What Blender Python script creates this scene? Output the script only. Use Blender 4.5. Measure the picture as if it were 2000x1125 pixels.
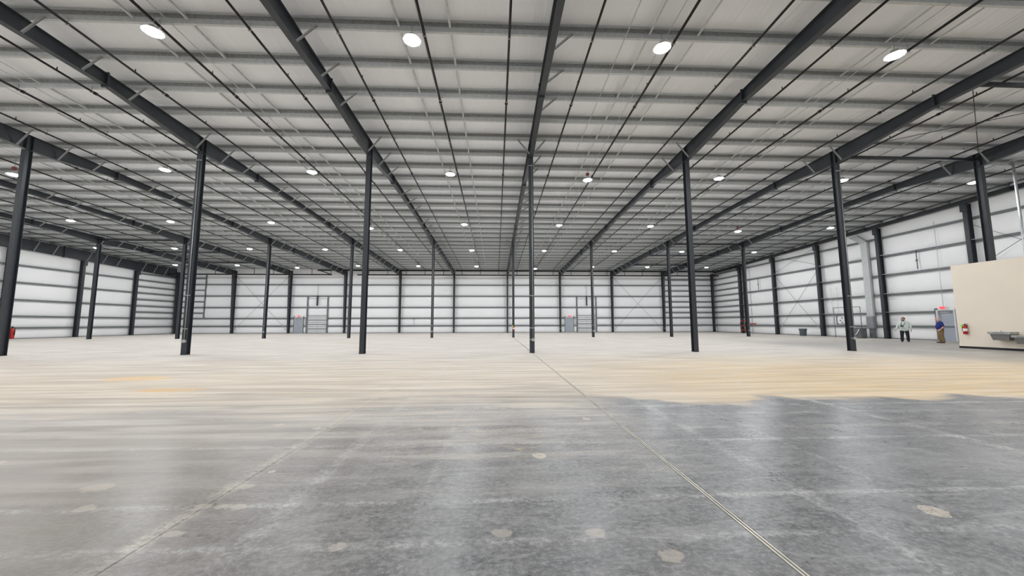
import bpy, bmesh, math, random
import numpy as np
from mathutils import Vector, Matrix

random.seed(7)
for o in list(bpy.data.objects):
    bpy.data.objects.remove(o)
scn = bpy.context.scene
COL = scn.collection

# ------------------------------------------------------------------ camera
CAM_H = 1.3472
F_PX = 710.0
PITCH, YAW, ROLL = 0.09627, 0.04457, -0.00237
cam_d = bpy.data.cameras.new('camera')
cam_d.sensor_fit = 'HORIZONTAL'
cam_d.sensor_width = 36.0
cam_d.lens = F_PX / 2000.0 * 36.0
cam_d.clip_start = 0.05
cam_d.clip_end = 300
cam = bpy.data.objects.new('camera', cam_d)
COL.objects.link(cam)
fw = Vector((math.sin(YAW) * math.cos(PITCH), math.cos(YAW) * math.cos(PITCH), math.sin(PITCH)))
rt = Vector((math.cos(YAW), -math.sin(YAW), 0))
up = rt.cross(fw)
rt2 = rt * math.cos(ROLL) + up * math.sin(ROLL)
up2 = -rt * math.sin(ROLL) + up * math.cos(ROLL)
m = Matrix((rt2, up2, -fw)).transposed().to_4x4()
m.translation = Vector((0, 0, CAM_H))
cam.matrix_world = m
scn.camera = cam

# ------------------------------------------------------------------ world and exposure
wd = bpy.data.worlds.new('world')
scn.world = wd
wd.use_nodes = True
wd.node_tree.nodes['Background'].inputs[0].default_value = (0.8, 0.85, 0.9, 1)
wd.node_tree.nodes['Background'].inputs[1].default_value = 0.0
vs = scn.view_settings
vs.view_transform = 'Standard'
vs.look = 'None'
vs.gamma = 1.0
vs.use_curve_mapping = False
vs.exposure = 1.20
LAMP_STRENGTH = 235.0       # radiance of every high bay lens
try:
    scn.cycles.use_light_tree = True
    scn.cycles.max_bounces = 7
    scn.cycles.diffuse_bounces = 6
except Exception:
    pass

# ------------------------------------------------------------------ layout of the building
W = 7.62                    # bay
X0 = 1.661                  # frame 0
def F(i): return X0 + i * W
Y1, Y2, Y3 = 16.61, 34.39, 52.0
RIDGE_Y = -1.2
YB = -18.8                  # wall behind the camera
def zb(y):                  # underside of the purlins
    return 10.08 - 0.03 * (abs(y - RIDGE_Y) + RIDGE_Y - 10.27)
XL, XR, YF = F(-6) - 0.46, F(4) + 0.46, 52.60     # outer wall sheets
PD = 0.30                   # purlin depth

# ------------------------------------------------------------------ materials
def newmat(name):
    mt = bpy.data.materials.new(name)
    mt.use_nodes = True
    return mt, mt.node_tree, mt.node_tree.nodes['Principled BSDF']

def simple(name, col, rough=0.5, metal=0.0, var=0.08, scale=6.0, bump=0.0, bscale=60.0, spec=0.5):
    mt, nt, b = newmat(name)
    b.inputs['Roughness'].default_value = rough
    b.inputs['Metallic'].default_value = metal
    b.inputs['Specular IOR Level'].default_value = spec
    tc = nt.nodes.new('ShaderNodeTexCoord')
    nz = nt.nodes.new('ShaderNodeTexNoise')
    nz.inputs['Scale'].default_value = scale
    nz.inputs['Detail'].default_value = 4
    nt.links.new(tc.outputs['Object'], nz.inputs['Vector'])
    rp = nt.nodes.new('ShaderNodeValToRGB')
    rp.color_ramp.elements[0].position = 0.3
    rp.color_ramp.elements[1].position = 0.7
    rp.color_ramp.elements[0].color = tuple(max(0, c * (1 - var)) for c in col) + (1,)
    rp.color_ramp.elements[1].color = tuple(min(1, c * (1 + var)) for c in col) + (1,)
    nt.links.new(nz.outputs['Fac'], rp.inputs['Fac'])
    nt.links.new(rp.outputs['Color'], b.inputs['Base Color'])
    if bump:
        n2 = nt.nodes.new('ShaderNodeTexNoise')
        n2.inputs['Scale'].default_value = bscale
        nt.links.new(tc.outputs['Object'], n2.inputs['Vector'])
        bp = nt.nodes.new('ShaderNodeBump')
        bp.inputs['Strength'].default_value = bump
        bp.inputs['Distance'].default_value = 0.02
        nt.links.new(n2.outputs['Fac'], bp.inputs['Height'])
        nt.links.new(bp.outputs['Normal'], b.inputs['Normal'])
    return mt

def emis(name, col, strength):
    mt, nt, b = newmat(name)
    b.inputs['Base Color'].default_value = col + (1,)
    b.inputs['Emission Color'].default_value = col + (1,)
    b.inputs['Emission Strength'].default_value = strength
    return mt

def vinyl(name, col, stretch, bump=0.35, dist=0.03):
    """white vinyl facing of the insulation: wrinkles run along one axis"""
    mt, nt, b = newmat(name)
    b.inputs['Roughness'].default_value = 0.38
    b.inputs['Specular IOR Level'].default_value = 0.45
    geo = nt.nodes.new('ShaderNodeNewGeometry')
    mp = nt.nodes.new('ShaderNodeMapping')
    mp.inputs['Scale'].default_value = stretch
    nt.links.new(geo.outputs['Position'], mp.inputs['Vector'])
    nz = nt.nodes.new('ShaderNodeTexNoise')
    nz.inputs['Scale'].default_value = 1.0
    nz.inputs['Detail'].default_value = 3
    nz.inputs['Distortion'].default_value = 0.6
    nt.links.new(mp.outputs[0], nz.inputs['Vector'])
    bp = nt.nodes.new('ShaderNodeBump')
    bp.inputs['Strength'].default_value = bump
    bp.inputs['Distance'].default_value = dist
    nt.links.new(nz.outputs['Fac'], bp.inputs['Height'])
    nt.links.new(bp.outputs['Normal'], b.inputs['Normal'])
    n2 = nt.nodes.new('ShaderNodeTexNoise')
    n2.inputs['Scale'].default_value = 0.35
    n2.inputs['Detail'].default_value = 5
    nt.links.new(geo.outputs['Position'], n2.inputs['Vector'])
    rp = nt.nodes.new('ShaderNodeValToRGB')
    rp.color_ramp.elements[0].position = 0.25
    rp.color_ramp.elements[1].position = 0.75
    rp.color_ramp.elements[0].color = tuple(c * 0.94 for c in col) + (1,)
    rp.color_ramp.elements[1].color = tuple(col) + (1,)
    nt.links.new(n2.outputs['Fac'], rp.inputs['Fac'])
    nt.links.new(rp.outputs['Color'], b.inputs['Base Color'])
    return mt

M = {}
M['steel'] = simple('painted_dark_steel', (0.029, 0.034, 0.041), 0.45, 0, 0.12, 2.0)
M['galv'] = simple('galvanised_steel', (0.50, 0.52, 0.52), 0.55, 0.0, 0.10, 8.0)
M['galv_dark'] = simple('weathered_galvanised_steel', (0.27, 0.28, 0.28), 0.6, 0.0, 0.25, 14.0)
M['girt'] = simple('grey_primer_steel', (0.15, 0.16, 0.165), 0.55, 0.0, 0.12, 5.0)
M['brace'] = simple('brace_steel', (0.30, 0.31, 0.31), 0.55, 0, 0.1, 6.0)
M['galv_bright'] = simple('bright_conduit_steel', (0.48, 0.49, 0.50), 0.35, 0.6, 0.10, 8.0)
M['pipe'] = simple('black_pipe', (0.012, 0.012, 0.013), 0.5, 0, 0.2, 5.0)
M['deck'] = simple('roof_deck', (0.6, 0.6, 0.6), 0.6, 0, 0.05, 1.0)
M['vinyl_roof'] = vinyl('white_vinyl_roof_facing', (0.84, 0.87, 0.905), (4.0, 0.3, 1.0), 0.8, 0.05)
M['vinyl_side'] = vinyl('white_vinyl_side_wall_facing', (0.91, 0.91, 0.91), (1.0, 5.0, 0.35), 0.35, 0.03)
M['vinyl_far'] = vinyl('white_vinyl_far_wall_facing', (0.91, 0.91, 0.92), (5.0, 1.0, 0.35), 0.35, 0.03)
M['drywall'] = simple('warm_white_paint', (0.80, 0.715, 0.605), 0.75, 0, 0.02, 1.0)
M['black_rubber'] = simple('black_rubber_base', (0.006, 0.006, 0.006), 0.5, 0, 0.1)
M['door_grey'] = simple('grey_door_paint', (0.36, 0.39, 0.45), 0.45, 0, 0.05, 2.0)
M['frame_grey'] = simple('light_door_frame_paint', (0.62, 0.63, 0.63), 0.5, 0, 0.05, 2.0)
M['white_plastic'] = simple('white_plastic', (0.8, 0.8, 0.8), 0.4, 0, 0.03)
M['oh_panel'] = simple('overhead_door_skin', (0.78, 0.79, 0.80), 0.45, 0, 0.04, 2.0)
M['lens'] = emis('lamp_lens', (0.94, 0.97, 1.0), LAMP_STRENGTH)
M['lamp_body'] = simple('lamp_housing', (0.55, 0.55, 0.55), 0.45, 0.3, 0.05)
M['battery'] = simple('red_brown_enamel', (0.22, 0.05, 0.04), 0.45, 0, 0.1)
M['red'] = simple('red_enamel', (0.42, 0.012, 0.012), 0.35, 0, 0.1)
M['exit_red'] = emis('exit_letters_red', (1.0, 0.06, 0.07), 1.6)
M['exit_face'] = emis('exit_face_red', (1.0, 0.015, 0.02), 0.5)
M['tag_green'] = simple('green_tag', (0.30, 0.95, 0.05), 0.5, 0, 0.03)
M['label_white'] = simple('paper_label', (0.8, 0.8, 0.78), 0.6, 0, 0.03)
M['label_yellow'] = simple('yellow_label', (0.85, 0.6, 0.12), 0.6, 0, 0.03)
M['fount'] = simple('fountain_enamel', (0.20, 0.195, 0.18), 0.4, 0.3, 0.06)
M['fount_top'] = simple('brushed_stainless', (0.42, 0.42, 0.40), 0.35, 0.7, 0.06)
M['bin'] = simple('grey_bin_plastic', (0.075, 0.095, 0.105), 0.55, 0, 0.08)
M['cab'] = simple('grey_cabinet', (0.13, 0.14, 0.15), 0.5, 0.1, 0.06)
M['panel_grey'] = simple('panelboard_grey', (0.24, 0.25, 0.27), 0.5, 0.1, 0.05)
M['skin'] = simple('skin', (0.52, 0.27, 0.19), 0.5, 0, 0.08, 12.0)
M['skin_pale'] = simple('skin_pale', (0.62, 0.36, 0.29), 0.5, 0, 0.08, 12.0)
M['hair'] = simple('dark_hair', (0.025, 0.02, 0.018), 0.6, 0, 0.3, 40.0)
M['hair_white'] = simple('white_hair', (0.6, 0.57, 0.54), 0.6, 0, 0.2, 40.0)
M['eye'] = simple('eye_dark', (0.02, 0.015, 0.012), 0.2, 0, 0.1)
M['jacket'] = simple('pale_mint_jacket', (0.60, 0.67, 0.64), 0.8, 0, 0.06, 9.0, 0.5, 14.0)
M['trouser_dark'] = simple('dark_trousers', (0.012, 0.012, 0.02), 0.8, 0, 0.2, 9.0, 0.5, 14.0)
M['polo'] = simple('blue_polo', (0.007, 0.024, 0.17), 0.75, 0, 0.15, 9.0, 0.5, 14.0)
M['khaki'] = simple('khaki_trousers', (0.22, 0.148, 0.068), 0.8, 0, 0.12, 9.0, 0.5, 12.0)
M['shoe'] = simple('dark_shoes', (0.03, 0.024, 0.02), 0.5, 0, 0.1)
M['shoe_brown'] = simple('brown_shoes', (0.06, 0.04, 0.022), 0.5, 0, 0.1)
M['strip'] = simple('steel_joint_strip', (0.62, 0.59, 0.52), 0.4, 0.4, 0.15, 4.0)
M['joint'] = simple('joint_filler', (0.15, 0.145, 0.135), 0.8, 0, 0.2, 4.0)

def floor_material():
    mt, nt, b = newmat('worn_dusty_concrete')
    N, L = nt.nodes, nt.links
    geo = N.new('ShaderNodeNewGeometry')
    sep = N.new('ShaderNodeSeparateXYZ')
    L.new(geo.outputs['Position'], sep.inputs[0])
    X, Y = sep.outputs[0], sep.outputs[1]
    def mth(op, a, bb=None, c=None, clamp=False):
        n = N.new('ShaderNodeMath'); n.operation = op; n.use_clamp = clamp
        for i, v in enumerate((a, bb, c)):
            if v is None: continue
            if isinstance(v, (int, float)): n.inputs[i].default_value = v
            else: L.new(v, n.inputs[i])
        return n.outputs[0]
    def noise(scale, detail=4, vec=None, rough=0.55, dist=0.0):
        mp = N.new('ShaderNodeMapping'); mp.inputs['Scale'].default_value = scale
        L.new(vec or geo.outputs['Position'], mp.inputs['Vector'])
        n = N.new('ShaderNodeTexNoise'); n.inputs['Scale'].default_value = 1.0
        n.inputs['Detail'].default_value = detail; n.inputs['Roughness'].default_value = rough
        n.inputs['Distortion'].default_value = dist
        L.new(mp.outputs[0], n.inputs['Vector'])
        return n.outputs['Fac']
    def sstep(v, a, c):
        n = N.new('ShaderNodeMapRange'); n.interpolation_type = 'SMOOTHSTEP'
        L.new(v, n.inputs['Value'])
        n.inputs['From Min'].default_value = a; n.inputs['From Max'].default_value = c
        return n.outputs[0]
    def mix(f, ca, cb):
        n = N.new('ShaderNodeMix'); n.data_type = 'RGBA'
        if isinstance(f, (int, float)): n.inputs[0].default_value = f
        else: L.new(f, n.inputs[0])
        for idx, c in ((6, ca), (7, cb)):
            if isinstance(c, tuple): n.inputs[idx].default_value = c + (1,)
            else: L.new(c, n.inputs[idx])
        return n.outputs[2]
    big = noise((0.45, 0.45, 1), 5)
    med = noise((1.7, 2.6, 1), 6, dist=0.4)
    fine = noise((24, 30, 1), 5, rough=0.8)
    grain = noise((70, 70, 1), 3, rough=0.7)
    streak = noise((0.35, 4.0, 1), 6, dist=0.5)          # broom / scraper streaks along x
    streak2 = noise((0.9, 9.0, 1), 5, dist=0.8)
    # bare dark concrete
    hatch = noise((2.2, 11.0, 1), 5, rough=0.65, dist=1.2)
    blot = noise((3.2, 4.5, 1), 6, rough=0.68, dist=0.8)
    bare = mix(sstep(blot, 0.32, 0.68), (0.095, 0.095, 0.098), (0.20, 0.198, 0.198))
    bare = mix(mth('MULTIPLY', sstep(fine, 0.46, 0.66), 0.65), bare, (0.33, 0.32, 0.31))
    bare = mix(mth('MULTIPLY', sstep(fine, 0.48, 0.34), 0.55), bare, (0.07, 0.07, 0.07))
    bare = mix(mth('MULTIPLY', sstep(hatch, 0.52, 0.68), 0.45), bare, (0.34, 0.335, 0.33))
    bare = mix(mth('MULTIPLY', sstep(streak2, 0.55, 0.75), 0.35), bare, (0.34, 0.335, 0.33))
    # pale laitance / scuffs; the left side is dustier than the right
    bare = mix(mth('MULTIPLY', sstep(big, 0.47, 0.72), 0.40), bare, (0.34, 0.335, 0.325))
    bare = mix(mth('MULTIPLY', mth('SUBTRACT', 1.0, sstep(X, -4.0, 0.2)), 0.70), bare, (0.29, 0.245, 0.20))
    # dust layer
    dust = mix(sstep(streak, 0.35, 0.65), (0.50, 0.458, 0.41), (0.66, 0.61, 0.55))
    dust = mix(mth('MULTIPLY', sstep(streak2, 0.5, 0.72), 0.5), dust, (0.43, 0.42, 0.42))
    tan = mix(sstep(streak, 0.35, 0.65), (0.57, 0.42, 0.24), (0.70, 0.54, 0.34))
    # tan clay film: strongest just beyond the scraped edge
    ty = mth('ADD', Y, mth('MULTIPLY', mth('SUBTRACT', big, 0.5), 3.0))
    tmask = mth('MULTIPLY', sstep(ty, 5.2, 6.8), mth('SUBTRACT', 1.0, sstep(ty, 8.0, 17.0)))
    tmask = mth('MULTIPLY', tmask, mth('ADD', 0.32, mth('MULTIPLY', sstep(X, 1.0, 7.0), 0.65)))
    tmask = mth('MULTIPLY', tmask, mth('ADD', 0.65, mth('MULTIPLY', sstep(streak2, 0.4, 0.65), 0.5)), clamp=True)
    dust = mix(tmask, dust, tan)
    # where the dust lies: scraped edge on the right, ragged fade on the left
    wig = noise((0.55, 0.25, 1), 3)
    er = mth('ADD', Y, mth('MULTIPLY', mth('SUBTRACT', wig, 0.5), 2.2))
    er = mth('ADD', er, mth('MULTIPLY', mth('SUBTRACT', streak2, 0.5), 0.5))
    dr = sstep(er, 6.15, 6.55)
    el = mth('ADD', Y, mth('MULTIPLY', mth('SUBTRACT', streak, 0.5), 7.0))
    el = mth('ADD', el, mth('MULTIPLY', mth('SUBTRACT', big, 0.5), 3.0))
    el = mth('ADD', el, mth('MULTIPLY', mth('MINIMUM', mth('ADD', X, 1.5), 0.0), -0.16))
    dl = sstep(el, 2.2, 9.5)
    side = sstep(X, 1.4, 2.4)
    dm = mth('ADD', mth('MULTIPLY', dr, side), mth('MULTIPLY', dl, mth('SUBTRACT', 1.0, side)))
    # cleaner swept concrete by the partition on the far right
    gx = mth('ADD', X, mth('MULTIPLY', mth('SUBTRACT', streak, 0.5), 6.0))
    clean = mth('MULTIPLY', sstep(gx, 15.5, 19.0), sstep(mth('ADD', Y, mth('MULTIPLY', mth('SUBTRACT', streak, 0.5), 3.0)), 9.5, 12.5))
    clean = mth('MULTIPLY', clean, mth('SUBTRACT', 1.0, mth('MULTIPLY', sstep(Y, 22.0, 30.0), 0.8)))
    dmc = mth('MULTIPLY', dm, mth('SUBTRACT', 0.97, mth('MULTIPLY', clean, 0.5)))
    col = mix(dmc, bare, dust)
    # dust swept into lines: along the joints and across
    def line(axis, pos, w, amt, colr, base, n=None):
        d = mth('ABSOLUTE', mth('SUBTRACT', mth('ADD', axis, mth('MULTIPLY', mth('SUBTRACT', fine, 0.5), 0.10)), pos))
        mk = mth('SUBTRACT', 1.0, sstep(d, w * 0.25, w))
        mk = mth('MULTIPLY', mk, mth('ADD', 0.15, mth('MULTIPLY', sstep(n or fine, 0.35, 0.62), 0.85)))
        mk = mth('MULTIPLY', mk, mth('ADD', 0.25, mth('MULTIPLY', sstep(fine, 0.40, 0.60), 0.95)))
        mk = mth('MULTIPLY', mk, mth('ADD', 0.35, mth('MULTIPLY', sstep(blot, 0.35, 0.6), 0.75)), clamp=True)
        return mix(mth('MULTIPLY', mk, amt), base, colr)
    pale = (0.56, 0.55, 0.53)
    col = line(X, F(0) - 3.81 - 0.03, 0.11, 0.55, (0.60, 0.53, 0.44), col, med)
    col = line(X, F(0) - 3.81 + 0.62, 0.11, 0.36, pale, col, med)
    col = line(X, -0.55, 0.05, 0.18, pale, col, med)
    col = line(X, F(0) + 3.81, 0.10, 0.65, pale, col, med)
    col = line(X, 2.45, 0.10, 0.36, pale, col, med)
    col = line(X, 3.25, 0.05, 0.3, pale, col, med)
    col = line(Y, Y1 - 3 * 3.55, 0.075, 0.75, pale, col, med)
    col = line(Y, 5.45, 0.11, 0.35, pale, col, streak2)
    col = line(Y, 4.25, 0.06, 0.50, pale, col, streak2)
    col = line(Y, 4.75, 0.10, 0.40, (0.55, 0.50, 0.43), col, streak2)
    col = line(Y, 2.93, 0.05, 0.45, pale, col, med)
    col = line(Y, 2.40, 0.05, 0.32, pale, col, med)
    # clay patches and dried drops
    vor = N.new('ShaderNodeTexVoronoi'); vor.inputs['Scale'].default_value = 1.5
    mpv = N.new('ShaderNodeMapping'); mpv.inputs['Scale'].default_value = (1, 1, 0)
    L.new(geo.outputs['Position'], mpv.inputs['Vector'])
    addv = N.new('ShaderNodeVectorMath'); addv.operation = 'ADD'
    nv = N.new('ShaderNodeTexNoise'); nv.inputs['Scale'].default_value = 9.0
    L.new(mpv.outputs[0], nv.inputs['Vector'])
    sc = N.new('ShaderNodeVectorMath'); sc.operation = 'SCALE'; sc.inputs['Scale'].default_value = 0.09
    L.new(nv.outputs['Color'], sc.inputs[0])
    L.new(mpv.outputs[0], addv.inputs[0]); L.new(sc.outputs[0], addv.inputs[1])
    L.new(addv.outputs[0], vor.inputs['Vector'])
    sepc = N.new('ShaderNodeSeparateColor'); L.new(vor.outputs['Color'], sepc.inputs[0])
    rad = mth('MULTIPLY', mth('GREATER_THAN', sepc.outputs[0], 0.55), mth('ADD', 0.03, mth('MULTIPLY', sepc.outputs[1], 0.11)))
    spot = mth('MULTIPLY', mth('LESS_THAN', vor.outputs['Distance'], rad), 0.75)
    spot = mth('MULTIPLY', spot, mth('SUBTRACT', 1.0, sstep(Y, 6.0, 9.0)))
    col = mix(mth('MULTIPLY', spot, sstep(fine, 0.3, 0.55)), col, (0.58, 0.50, 0.41))
    def blob(cx, cy, rx, ry, amt, colr, base, nz=None):
        dx = mth('DIVIDE', mth('SUBTRACT', X, cx), rx)
        dy = mth('DIVIDE', mth('SUBTRACT', Y, cy), ry)
        r = mth('ADD', mth('MULTIPLY', dx, dx), mth('MULTIPLY', dy, dy))
        r = mth('ADD', r, mth('MULTIPLY', mth('SUBTRACT', nz or blot, 0.5), 3.2))
        return mix(mth('MULTIPLY', mth('SUBTRACT', 1.0, sstep(r, 0.5, 1.0)), amt), base, colr)
    ochre = (0.72, 0.50, 0.25)
    col = blob(-8.9, 9.6, 0.85, 0.42, 0.7, ochre, col)
    col = blob(-6.7, 7.9, 0.75, 0.26, 0.7, (0.70, 0.46, 0.22), col)
    speck = noise((13, 15, 1), 4, rough=0.7, dist=0.6)
    for (bx, by, br) in ((-3.30, 3.31, 0.10), (-2.07, 2.58, 0.055), (-2.17, 2.94, 0.06), (-2.02, 2.93, 0.05), (-1.90, 2.92, 0.06), (-2.08, 3.26, 0.06),
                         (-0.95, 2.39, 0.05), (0.04, 2.49, 0.06), (0.65, 2.46, 0.06), (1.03, 2.21, 0.07), (-3.0, 2.95, 0.07)):
        col = blob(bx, by, br * 1.25, br * 0.9, 0.5, (0.50, 0.44, 0.37), col, speck)
    # golden scribbles of dried clay in the middle
    scr = noise((3.0, 16.0, 1), 6, rough=0.75, dist=2.5)
    zone = mth('MULTIPLY', mth('SUBTRACT', 1.0, sstep(mth('ABSOLUTE', mth('SUBTRACT', X, -0.4)), 0.6, 1.5)),
               mth('SUBTRACT', 1.0, sstep(mth('ABSOLUTE', mth('SUBTRACT', Y, 4.6)), 0.5, 1.3)))
    col = mix(mth('MULTIPLY', mth('MULTIPLY', zone, sstep(scr, 0.55, 0.62)), 0.6), col, (0.62, 0.47, 0.28))
    col = mix(mth('MULTIPLY', sstep(grain, 0.62, 0.74), 0.25), col, (0.62, 0.57, 0.5))
    L.new(col, b.inputs['Base Color'])
    # burnished where bare, matt under dust
    rg = mth('ADD', 0.31, mth('MULTIPLY', dmc, 0.40))
    rg = mth('ADD', rg, mth('MULTIPLY', mth('SUBTRACT', med, 0.5), 0.16))
    rg = mth('ADD', rg, mth('MULTIPLY', mth('SUBTRACT', fine, 0.5), 0.18), clamp=True)
    L.new(rg, b.inputs['Roughness'])
    b.inputs['Specular IOR Level'].default_value = 0.22
    bp = N.new('ShaderNodeBump'); bp.inputs['Strength'].default_value = 0.06; bp.inputs['Distance'].default_value = 0.006
    L.new(fine, bp.inputs['Height']); L.new(bp.outputs['Normal'], b.inputs['Normal'])
    return mt
M['floor'] = floor_material()

# ------------------------------------------------------------------ mesh helpers
class MB:
    def __init__(s): s.v = []; s.f = []; s.mi = []; s.sm = []
    def add(s, vs, fs, mi=0, smooth=False):
        o = len(s.v); s.v += [tuple(p) for p in vs]
        for q in fs: s.f.append(tuple(i + o for i in q)); s.mi.append(mi); s.sm.append(smooth)
        return s
    def box(s, x0, x1, y0, y1, z0, z1, mi=0):
        vs = [(x0, y0, z0), (x1, y0, z0), (x1, y1, z0), (x0, y1, z0), (x0, y0, z1), (x1, y0, z1), (x1, y1, z1), (x0, y1, z1)]
        return s.hexa(vs, mi)
    def hexa(s, vs, mi=0):
        return s.add(vs, [(0, 3, 2, 1), (4, 5, 6, 7), (0, 1, 5, 4), (1, 2, 6, 5), (2, 3, 7, 6), (3, 0, 4, 7)], mi)
    def bar(s, a, b, w, h, mi=0, upv=(0, 0, 1)):
        a = Vector(a); b = Vector(b); d = (b - a).normalized(); u = Vector(upv)
        sx = d.cross(u)
        if sx.length < 1e-4: sx = d.cross(Vector((1, 0, 0)))
        sx.normalize(); u = sx.cross(d).normalized()
        vs = []
        for p in (a, b):
            for (i, j) in ((-1, -1), (1, -1), (1, 1), (-1, 1)):
                vs.append(p + sx * (i * w / 2) + u * (j * h / 2))
        return s.add(vs, [(3, 2, 1, 0), (4, 5, 6, 7), (0, 1, 5, 4), (1, 2, 6, 5), (2, 3, 7, 6), (3, 0, 4, 7)], mi)
    def tube(s, pts, r, n=8, mi=0, cap=True):
        pts = [Vector(p) for p in pts]
        rs = r if isinstance(r, (list, tuple)) else [r] * len(pts)
        vs = []; prev = None
        for i, p in enumerate(pts):
            d = (pts[min(i + 1, len(pts) - 1)] - pts[max(i - 1, 0)]).normalized()
            if prev is None:
                u = d.orthogonal().normalized()
            else:
                u = (prev - d * prev.dot(d))
                u = u.normalized() if u.length > 1e-5 else d.orthogonal().normalized()
            prev = u; w = d.cross(u)
            for k in range(n):
                a = 2 * math.pi * k / n
                vs.append(p + (u * math.cos(a) + w * math.sin(a)) * rs[i])
        fs = []
        for i in range(len(pts) - 1):
            for k in range(n):
                fs.append((i * n + k, i * n + (k + 1) % n, (i + 1) * n + (k + 1) % n, (i + 1) * n + k))
        s.add(vs, fs, mi, True)
        if cap:
            o = len(s.v) - len(vs)
            s.f.append(tuple(o + k for k in reversed(range(n)))); s.mi.append(mi); s.sm.append(False)
            e = o + (len(pts) - 1) * n
            s.f.append(tuple(e + k for k in range(n))); s.mi.append(mi); s.sm.append(False)
        return s
    def lathe(s, prof, n=20, c=(0, 0, 0), mi=0, smooth=True, capb=True, capt=True):
        vs = []
        for (r, z) in prof:
            for k in range(n):
                a = 2 * math.pi * k / n
                vs.append((c[0] + r * math.cos(a), c[1] + r * math.sin(a), c[2] + z))
        fs = []
        for i in range(len(prof) - 1):
            for k in range(n):
                fs.append((i * n + k, i * n + (k + 1) % n, (i + 1) * n + (k + 1) % n, (i + 1) * n + k))
        s.add(vs, fs, mi, smooth)
        o = len(s.v) - len(vs)
        if capb: s.f.append(tuple(o + k for k in reversed(range(n)))); s.mi.append(mi); s.sm.append(False)
        if capt:
            e = o + (len(prof) - 1) * n
            s.f.append(tuple(e + k for k in range(n))); s.mi.append(mi); s.sm.append(False)
        return s
    def prism(s, poly, axis, a, b, mi=0):
        """extrude a 2-D polygon; axis x: (y,z), axis y: (x,z), axis z: (x,y)"""
        def P(p, t):
            return {'x': (t, p[0], p[1]), 'y': (p[0], t, p[1]), 'z': (p[0], p[1], t)}[axis]
        n = len(poly)
        vs = [P(p, a) for p in poly] + [P(p, b) for p in poly]
        fs = [tuple(reversed(range(n))), tuple(range(n, 2 * n))] + [(k, (k + 1) % n, n + (k + 1) % n, n + k) for k in range(n)]
        return s.add(vs, fs, mi)
    def mesh(s, name, mats):
        me = bpy.data.meshes.new(name)
        me.from_pydata(s.v, [], s.f)
        for mt in (mats if isinstance(mats, (list, tuple)) else [mats]):
            me.materials.append(M[mt] if isinstance(mt, str) else mt)
        me.polygons.foreach_set('material_index', s.mi)
        me.polygons.foreach_set('use_smooth', s.sm)
        bm = bmesh.new(); bm.from_mesh(me)
        bmesh.ops.recalc_face_normals(bm, faces=bm.faces[:])
        bm.to_mesh(me); bm.free()
        me.update()
        return me
    def build(s, name, mats, parent=None, loc=None):
        return link(name, s.mesh(name, mats), parent, loc)

def link(name, data, parent=None, loc=None, rotz=0):
    o = bpy.data.objects.new(name, data)
    COL.objects.link(o)
    if parent is not None: o.parent = parent
    if loc is not None: o.location = loc
    if rotz: o.rotation_euler = (0, 0, rotz)
    return o

def thing(name, label, cat, loc=(0, 0, 0), rotz=0, group=None):
    o = bpy.data.objects.new(name, None)
    o.empty_display_size = 0.2
    COL.objects.link(o)
    o.location = loc; o.rotation_euler = (0, 0, rotz)
    return tag(o, label, cat, group)

def tag(o, label=None, cat=None, group=None, kind=None):
    if label: o['label'] = label
    if cat: o['category'] = cat
    if group: o['group'] = group
    if kind: o['kind'] = kind
    return o

def struct(o):
    o['kind'] = 'structure'
    return o

def dup(root, loc, rotz, label, group=None):
    r = root.copy(); COL.objects.link(r)
    r.location = loc; r.rotation_euler = (0, 0, rotz); r['label'] = label
    if group: r['group'] = group
    for ch in list(root.children):
        c = ch.copy(); COL.objects.link(c); c.parent = r
        for g in list(ch.children):
            d = g.copy(); COL.objects.link(d); d.parent = c
    return r

ORD = ['first', 'second', 'third', 'fourth', 'fifth', 'sixth', 'seventh', 'eighth', 'ninth', 'tenth', 'eleventh', 'twelfth']

# ================================================================== FLOOR
fl = struct(MB().box(XL, XR, YB, YF, -0.30, -0.03).build('floor', 'joint'))
JX = [F(0) + 3.81 * k for k in range(-12, 9)]
JX = [XL] + [x for x in JX if XL + 0.5 < x < XR - 0.5] + [XR]
JY = [Y1 + 3.55 * k for k in range(-6, 3)]
g = 0.0015
def slab(x0, x1, y0, y1):
    gx0 = 0.022 if abs(x0 - F(0)) < 0.01 else g
    gx1 = 0.022 if abs(x1 - F(0)) < 0.01 else g
    mb = MB()
    xa, xb, ya, yb = x0 + gx0, x1 - gx1, y0 + g, y1 - g
    c = 0.005
    vs = [(xa, ya, -0.03), (xb, ya, -0.03), (xb, yb, -0.03), (xa, yb, -0.03),
          (xa, ya, -c), (xb, ya, -c), (xb, yb, -c), (xa, yb, -c),
          (xa + c, ya + c, 0), (xb - c, ya + c, 0), (xb - c, yb - c, 0), (xa + c, yb - c, 0)]
    fs = [(3, 2, 1, 0), (8, 9, 10, 11)]
    for b0, t0 in ((0, 4), (4, 8)):
        for k in range(4):
            fs.append((b0 + k, b0 + (k + 1) % 4, t0 + (k + 1) % 4, t0 + k))
    mb.add(vs, fs)
    return mb.build('floor_slab', 'floor', fl)
# slabs that can be told apart: in front of and a little past the nearest columns
near_x = [x for x in JX if -22 < x < 22]
for i in range(len(near_x) - 1):
    for j in range(len(JY) - 1):
        if j < 3: continue
        slab(near_x[i], near_x[i + 1], JY[j], JY[j + 1])
for i in range(len(near_x) - 1): slab(near_x[i], near_x[i + 1], JY[0], JY[3])
slab(XL, near_x[0], JY[0], JY[-1])
slab(near_x[-1], XR, JY[0], JY[-1])
for a, b in ((XL, F(0)), (F(0), XR)):
    slab(a, b, JY[-1], YF)
slab(XL, XR, YB, JY[0])
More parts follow.
